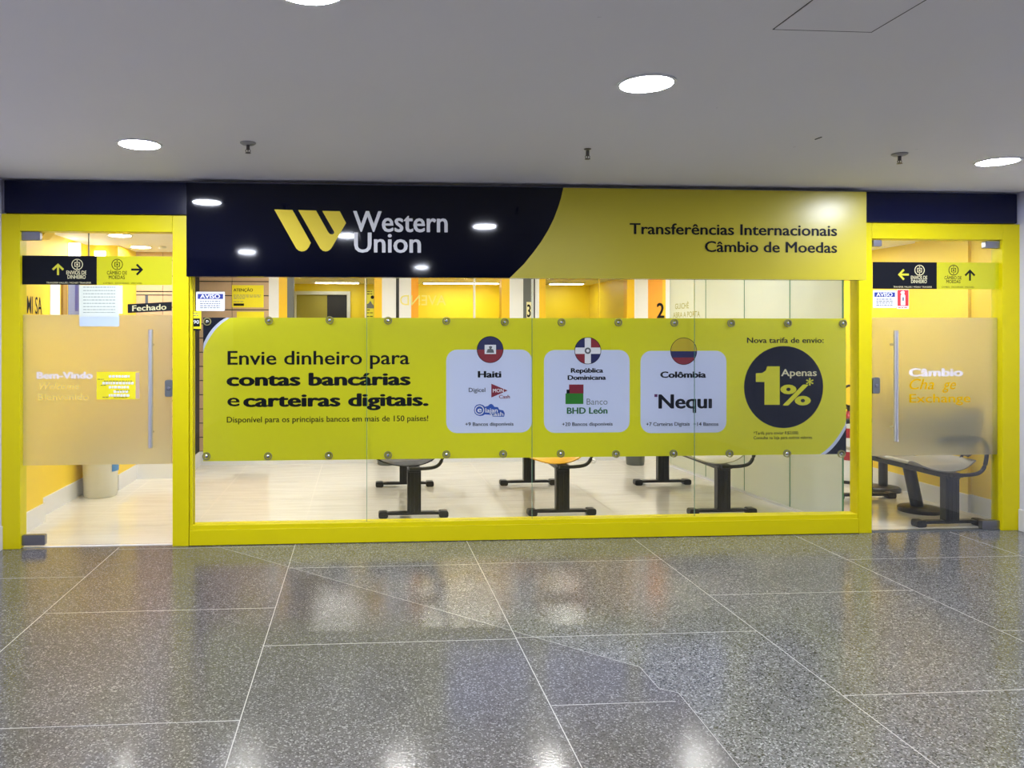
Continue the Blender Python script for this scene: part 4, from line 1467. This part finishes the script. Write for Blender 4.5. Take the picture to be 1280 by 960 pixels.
def bench(ox, oy, length, nseat, seat_m, back_m, label, pedestal=False):
    """beam bench facing -x; ox, oy is the near leg on the floor, the beam runs back along +y"""
    t = thing('waiting_bench', label, 'bench', (ox, oy, 0), 'beam benches in the waiting area')
    for yy in (0.0, length):
        bm = N()
        y = oy + yy
        box(bm, ox - 0.052, ox + 0.052, y - 0.03, y + 0.03, 0.034, 0.372)
        for xx in (-0.030, 0.0, 0.030):
            box(bm, ox + xx - 0.004, ox + xx + 0.004, y - 0.034, y - 0.03, 0.05, 0.36)
        lg = obj('leg', bm, M_BLACKM, t, bevel=0.006)
        bm = N()
        prism(bm, [(ox + a, b) for a, b in [(-0.262, 0.012), (-0.20, 0.022), (0.20, 0.022), (0.250, 0.012), (0.250, 0.034), (0.16, 0.046), (-0.16, 0.046), (-0.262, 0.036)]], y - 0.026, y + 0.026)
        obj('foot_bar', bm, M_BLACKM, lg, bevel=0.005)
        for xe in (-0.236, 0.226):
            bm = N()
            prism(bm, [(ox + xe + a, b) for a, b in rrect(-0.036, 0.036, 0.0, 0.050, 0.016, 4)], y - 0.034, y + 0.034)
            obj('foot_cap', bm, M_BLACKP, lg, bevel=0.004)
    bm = N()
    box(bm, ox - 0.045, ox + 0.045, oy - 0.05, oy + length + 0.05, 0.350, 0.395)
    obj('beam', bm, M_BLACKM, t, bevel=0.006)
    tot = length + 0.12
    wseat = tot / nseat
    for k in range(nseat):
        yc = oy - 0.06 + wseat * (k + 0.5)
        hw = wseat / 2 - 0.012

        def fs(u_, v_, yc=yc, hw=hw):
            p = lerp_path(SEATP, u_)
            s = 2 * v_ - 1
            edge_ = max(0, abs(s) - 0.72) / 0.28
            mid = math.sin(math.pi * min(max((p.x + 0.215) / 0.37, 0), 1))
            bul = (abs(s) ** 2) * 0.022 * mid
            return Vector((ox + p.x, yc + s * hw * (1 - 0.10 * (1 - math.sin(math.pi * u_)) * 0.6), p.z + bul - 0.046 * edge_ ** 2 * mid))
        bm = N(); grid_surface(bm, fs, 28, 20, 0.010)
        st = obj('seat', bm, seat_m, t, smooth=True)
        bm = N()
        for s in (-1, 1):
            tube(bm, [(ox - 0.12, yc + s * 0.10, 0.400), (ox + 0.05, yc + s * 0.10, 0.400), (ox + 0.14, yc + s * 0.10, 0.425), (ox + 0.20, yc + s * 0.10, 0.52), (ox + 0.235, yc + s * 0.10, 0.66)], 0.010, 8)
        obj('bracket', bm, M_BLACKM, st)

        def fb(u_, v_, yc=yc, hw=hw):
            p = lerp_path(BACKP, u_)
            s = 2 * v_ - 1
            nar = 1 - 0.22 * abs(2 * u_ - 1) ** 3
            return Vector((ox + p.x - 0.035 * s * s, yc + s * hw * nar, p.z))
        bm = N(); grid_surface(bm, fb, 16, 16, 0.010)
        obj('backrest', bm, back_m, t, smooth=True)
    for yy in (-0.075, length + 0.075):
        y = oy + yy
        bm = N()
        path = smooth_path([(ox - 0.04, y, 0.385), (ox + 0.08, y, 0.385), (ox + 0.165, y, 0.400), (ox + 0.205, y, 0.445), (ox + 0.222, y, 0.53), (ox + 0.215, y, 0.61), (ox + 0.15, y, 0.645), (ox - 0.05, y, 0.645), (ox - 0.16, y, 0.635)], 6)
        tube(bm, path, 0.0135, 10)
        ar = obj('armrest', bm, M_BLACKM, t, smooth=True)
        bm = N(); tube(bm, [(ox - 0.165, y, 0.651), (ox - 0.05, y, 0.660), (ox + 0.12, y, 0.660)], 0.018, 10)
        obj('arm_pad', bm, M_BLACKP, ar, smooth=True)
        bm = N(); box(bm, ox - 0.04, ox + 0.04, min(y, oy + (-0.05 if yy < 0 else length + 0.05)) - 0.004, max(y, oy + (-0.05 if yy < 0 else length + 0.05)) + 0.004, 0.368, 0.392)
        obj('arm_bracket', bm, M_BLACKM, ar)
    if pedestal:
        bm = N(); tube(bm, [(ox + 0.03, oy + 0.46, 0.36), (ox + 0.10, oy + 0.46, 0.04)], 0.045, 14)
        pd = obj('leg', bm, M_BLACKM, t, smooth=True)
        bm = N(); lathe(bm, (ox + 0.12, oy + 0.46, 0), [(0.150, 0.0), (0.153, 0.028), (0.140, 0.038), (0.05, 0.044)], 'z', 36)
        obj('round_base', bm, M_BLACKP, pd, smooth=True)
    return t


h = H(517.5, 646.5, 0); bench(h.x, h.y, 1.19, 3, M_BLACKP, M_BLACKP, 'black beam bench behind the left part of the window, facing left')
h = H(702.5, 643.5, 0); bench(h.x, h.y, 1.19, 3, M_YSEAT, M_YSEAT, 'beam bench with yellow seats behind the middle of the window')
h = H(903, 643, 0); bench(h.x, h.y, 1.19, 3, M_WSEAT, M_WSEAT, 'beam bench with pale grey seats by the frosted partition')
h = H(1187, 657.5, 0); bench(h.x, h.y, 0.95, 2, M_GREYSEAT, M_BLACKP, 'beam bench with grey seats and black backs behind the right glass door', pedestal=True)


# queue posts stored against the right wall
def stanchion(px, py, label, tilt):
    h = Vector((4.66, 1.36, 0))
    t = thing('queue_post', label, 'post', h, 'queue posts by the right wall')
    bm = N(); lathe(bm, h, [(0.138, 0.0), (0.140, 0.028), (0.128, 0.040), (0.05, 0.046)], 'z', 36); obj('base', bm, M_BLACKP, t, smooth=True)
    bm = N(); lathe(bm, h, [(0.037, 0.040), (0.037, 0.86), (0.034, 0.865)], 'z', 20); po = obj('pole', bm, M_BLACKM, t, smooth=True)
    bm = N(); lathe(bm, h, [(0.040, 0.865), (0.042, 0.92), (0.036, 0.935), (0.01, 0.94)], 'z', 20); obj('belt_head', bm, M_BLACKP, t, smooth=True)
    if tilt:
        for o in list(t.children):
            if o.name.startswith(('pole', 'belt_head')):
                o.rotation_euler = (0, math.radians(tilt), 0)
    return t


s1 = stanchion(1103, 611.5, 'black queue post with round base behind the bench in the right door', 0)
s1['group'] = ''
del s1['group']

# fire extinguisher
h = H(1062, 603.5, 0)
t = thing('fire_extinguisher', 'red and white fire extinguisher with black hose loop by the right window edge', 'fire extinguisher', h)
bm = N(); lathe(bm, h, [(0.075, 0.028), (0.08, 0.04), (0.08, 0.56), (0.070, 0.62), (0.035, 0.66), (0.02, 0.68)], 'z', 28); obj('cylinder', bm, M_RED, t, smooth=True)
bm = N(); lathe(bm, h, [(0.0815, 0.30), (0.0815, 0.43)], 'z', 28); obj('label_sheet', bm, M_WHITE, t, smooth=True)
bm = N(); lathe(bm, h, [(0.0815, 0.03), (0.0815, 0.22)], 'z', 28); obj('label_sheet', bm, M_WHITE, t, smooth=True)
bm = N(); lathe(bm, h, [(0.0815, 0.52), (0.0815, 0.57)], 'z', 28); obj('label_sheet', bm, M_WHITE, t, smooth=True)
bm = N(); lathe(bm, h, [(0.09, 0.0), (0.09, 0.028), (0.07, 0.03)], 'z', 28); obj('foot_ring', bm, M_BLACKP, t, smooth=True)
bm = N(); box(bm, h.x - 0.015, h.x + 0.015, h.y - 0.015, h.y + 0.015, 0.68, 0.72); box(bm, h.x - 0.07, h.x + 0.02, h.y - 0.01, h.y + 0.01, 0.72, 0.732); box(bm, h.x - 0.07, h.x, h.y - 0.01, h.y + 0.01, 0.70, 0.71)
obj('valve', bm, M_BLACKP, t)
bm = N(); tube(bm, [(h.x + 0.10 * math.cos(a_), h.y - 0.02, 0.82 + 0.10 * math.sin(a_)) for a_ in [math.radians(-95 + 12 * k) for k in range(31)]], 0.011, 10)
obj('hose', bm, M_BLACKP, t, smooth=True)

# ------------------------------------------------------------------ left part of the shop
h = H(120, 619.5, 0)
h.x = -2.262
t = thing('waste_bin', 'white waste bin with blue label behind the left glass door', 'bin', h)
bm = N(); lathe(bm, h, [(0.128, 0.0), (0.136, 0.01), (0.150, 0.42), (0.156, 0.43), (0.156, 0.445), (0.146, 0.445), (0.13, 0.05)], 'z', 36); obj('body', bm, M_BIN, t, smooth=True)
bm = N(); lathe(bm, h, [(0.159, 0.39), (0.162, 0.455), (0.14, 0.46), (0.13, 0.40)], 'z', 30); obj('liner_bag', bm, M_BINBAG, t, smooth=True)
bm = N()
for k in range(6):
    a0 = math.radians(-34 + 7 * k); a1 = math.radians(-34 + 7 * (k + 1))
    q = [(h.x + r_ * math.cos(a_), h.y + r_ * math.sin(a_)) for a_, r_ in ((a0, 0.1485), (a1, 0.1485), (a1, 0.1515), (a0, 0.1515))]
    prism_z(bm, q, 0.22, 0.34)
obj('label_sheet', bm, mat('bin label blue', (0.06, 0.22, 0.55), 0.4), t)
for px, lab in ((483, 'dark grey waste bin at the back behind the black bench'), (794, 'dark grey waste bin at the back between the yellow and grey benches')):
    h = H(px, 580.5, 0)
    t = thing('waste_basket', lab, 'bin', h, 'grey bins at the back wall')
    bm = N(); lathe(bm, h, [(0.09, 0.0), (0.095, 0.01), (0.115, 0.30), (0.120, 0.30), (0.120, 0.315), (0.105, 0.315), (0.085, 0.03)], 'z', 28); obj('body', bm, M_GBIN, t, smooth=True)
    bm = N(); lathe(bm, h, [(0.1225, 0.29), (0.1235, 0.318), (0.110, 0.320), (0.10, 0.30)], 'z', 28); obj('rim', bm, M_BLACKP, t, smooth=True)
bm = N()
h = H(741, 578.5, 0)
bmesh.ops.create_icosphere(bm, subdivisions=2, radius=0.03, matrix=Matrix.Translation((h.x, h.y, 0.02)))
for v in bm.verts:
    v.co += Vector((random.uniform(-.008, .008), random.uniform(-.008, .008), random.uniform(-.006, .006)))
    v.co.z = max(v.co.z, 0.001)
o = obj('paper_scrap', bm, M_WHITE); tag(o, 'small white crumpled scrap on the shop floor at the back', 'scrap')

# letters on the left shop wall (running into the depth)
t = thing('wall_lettering', 'large black letters AMI SA on the yellow wall inside the left door', 'lettering', (-2.368, 0.48, 1.55))
me = glyphs('AMI SA', 0.004, 0)
xs = [v.co.x for v in me.vertices]
m2 = bpy.data.meshes.new('lettering')
m2.from_pydata([(0.0, -0.14 + (v.co.x - min(xs)) / (max(xs) - min(xs)) * 0.335, v.co.y / cap_h() * 0.122) for v in me.vertices], [], [list(p.vertices) for p in me.polygons])
m2.materials.append(M_INK)
o = bpy.data.objects.new('lettering', m2); COL.objects.link(o); o.parent = t

# wall papers
bm = N(); box(bm, -2.45, -2.446, 1.03, 1.22, 1.50, 1.95)
o = obj('wall_paper_sheet', bm, M_WHITE); tag(o, 'tall white printed sheet on the yellow wall inside the left door', 'paper')
q0 = XX(88.5, YP0); q1 = XX(132, YP0)
t = thing('blue_poster', 'blue poster on the yellow side wall behind the taped page', 'poster', (-2.449, 1.53, 1.42))
bm = N(); box(bm, -2.449, -2.446, 1.40, 1.66, 1.42, 1.95); obj('sheet', bm, M_BLPOSTER, t)
bm = N(); box(bm, -2.4455, -2.4445, 1.55, 1.62, 1.60, 1.85); o = obj('dark_block', bm, M_BLUE, t)
bm = N(); box(bm, -2.449, -2.43, 1.25, 1.34, 1.40, 1.95)
o = obj('brown_board', bm, M_BROWN); tag(o, 'narrow brown board on the yellow wall beside the blue poster', 'board')
# wall lights near the shop ceiling
for x, y, lab in ((-2.40, 1.40, 'white box wall light high on the yellow wall inside the left door'), (-2.33, 1.815, 'white box wall light on the pier, right of its twin inside the left door')):
    t = thing('wall_light', lab, 'wall light', (x, y, 1.95), 'white wall lights')
    bm = N(); box(bm, x - 0.045, x + 0.045, y, y + 0.03, 1.95, 2.165 if x < -2.35 else 2.145); obj('diffuser', bm, M_SCONCE, t, bevel=0.004)
    bm = N(); box(bm, x - 0.035, x + 0.035, y + 0.03, YP0 if x > -2.35 else y + 0.04, 1.96, 2.08); obj('back_plate', bm, M_WHITE, t)
# painted soffit and hanging rod
bm = N(); prism(bm, [(-2.37, 2.075), (-2.22, 2.075), (-2.12, 2.2), (-2.37, 2.2)], 0.30, 0.44); struct('trim_50', bm, M_YWALL)
h = H(111, 291, ZS)
bm = N(); tube(bm, [(h.x, h.y, ZS), (h.x, h.y, 1.93)], 0.006, 8); o = obj('hanging_rod', bm, M_GREYPOST); tag(o, 'thin dark rod hanging from the shop ceiling inside the left door', 'rod')
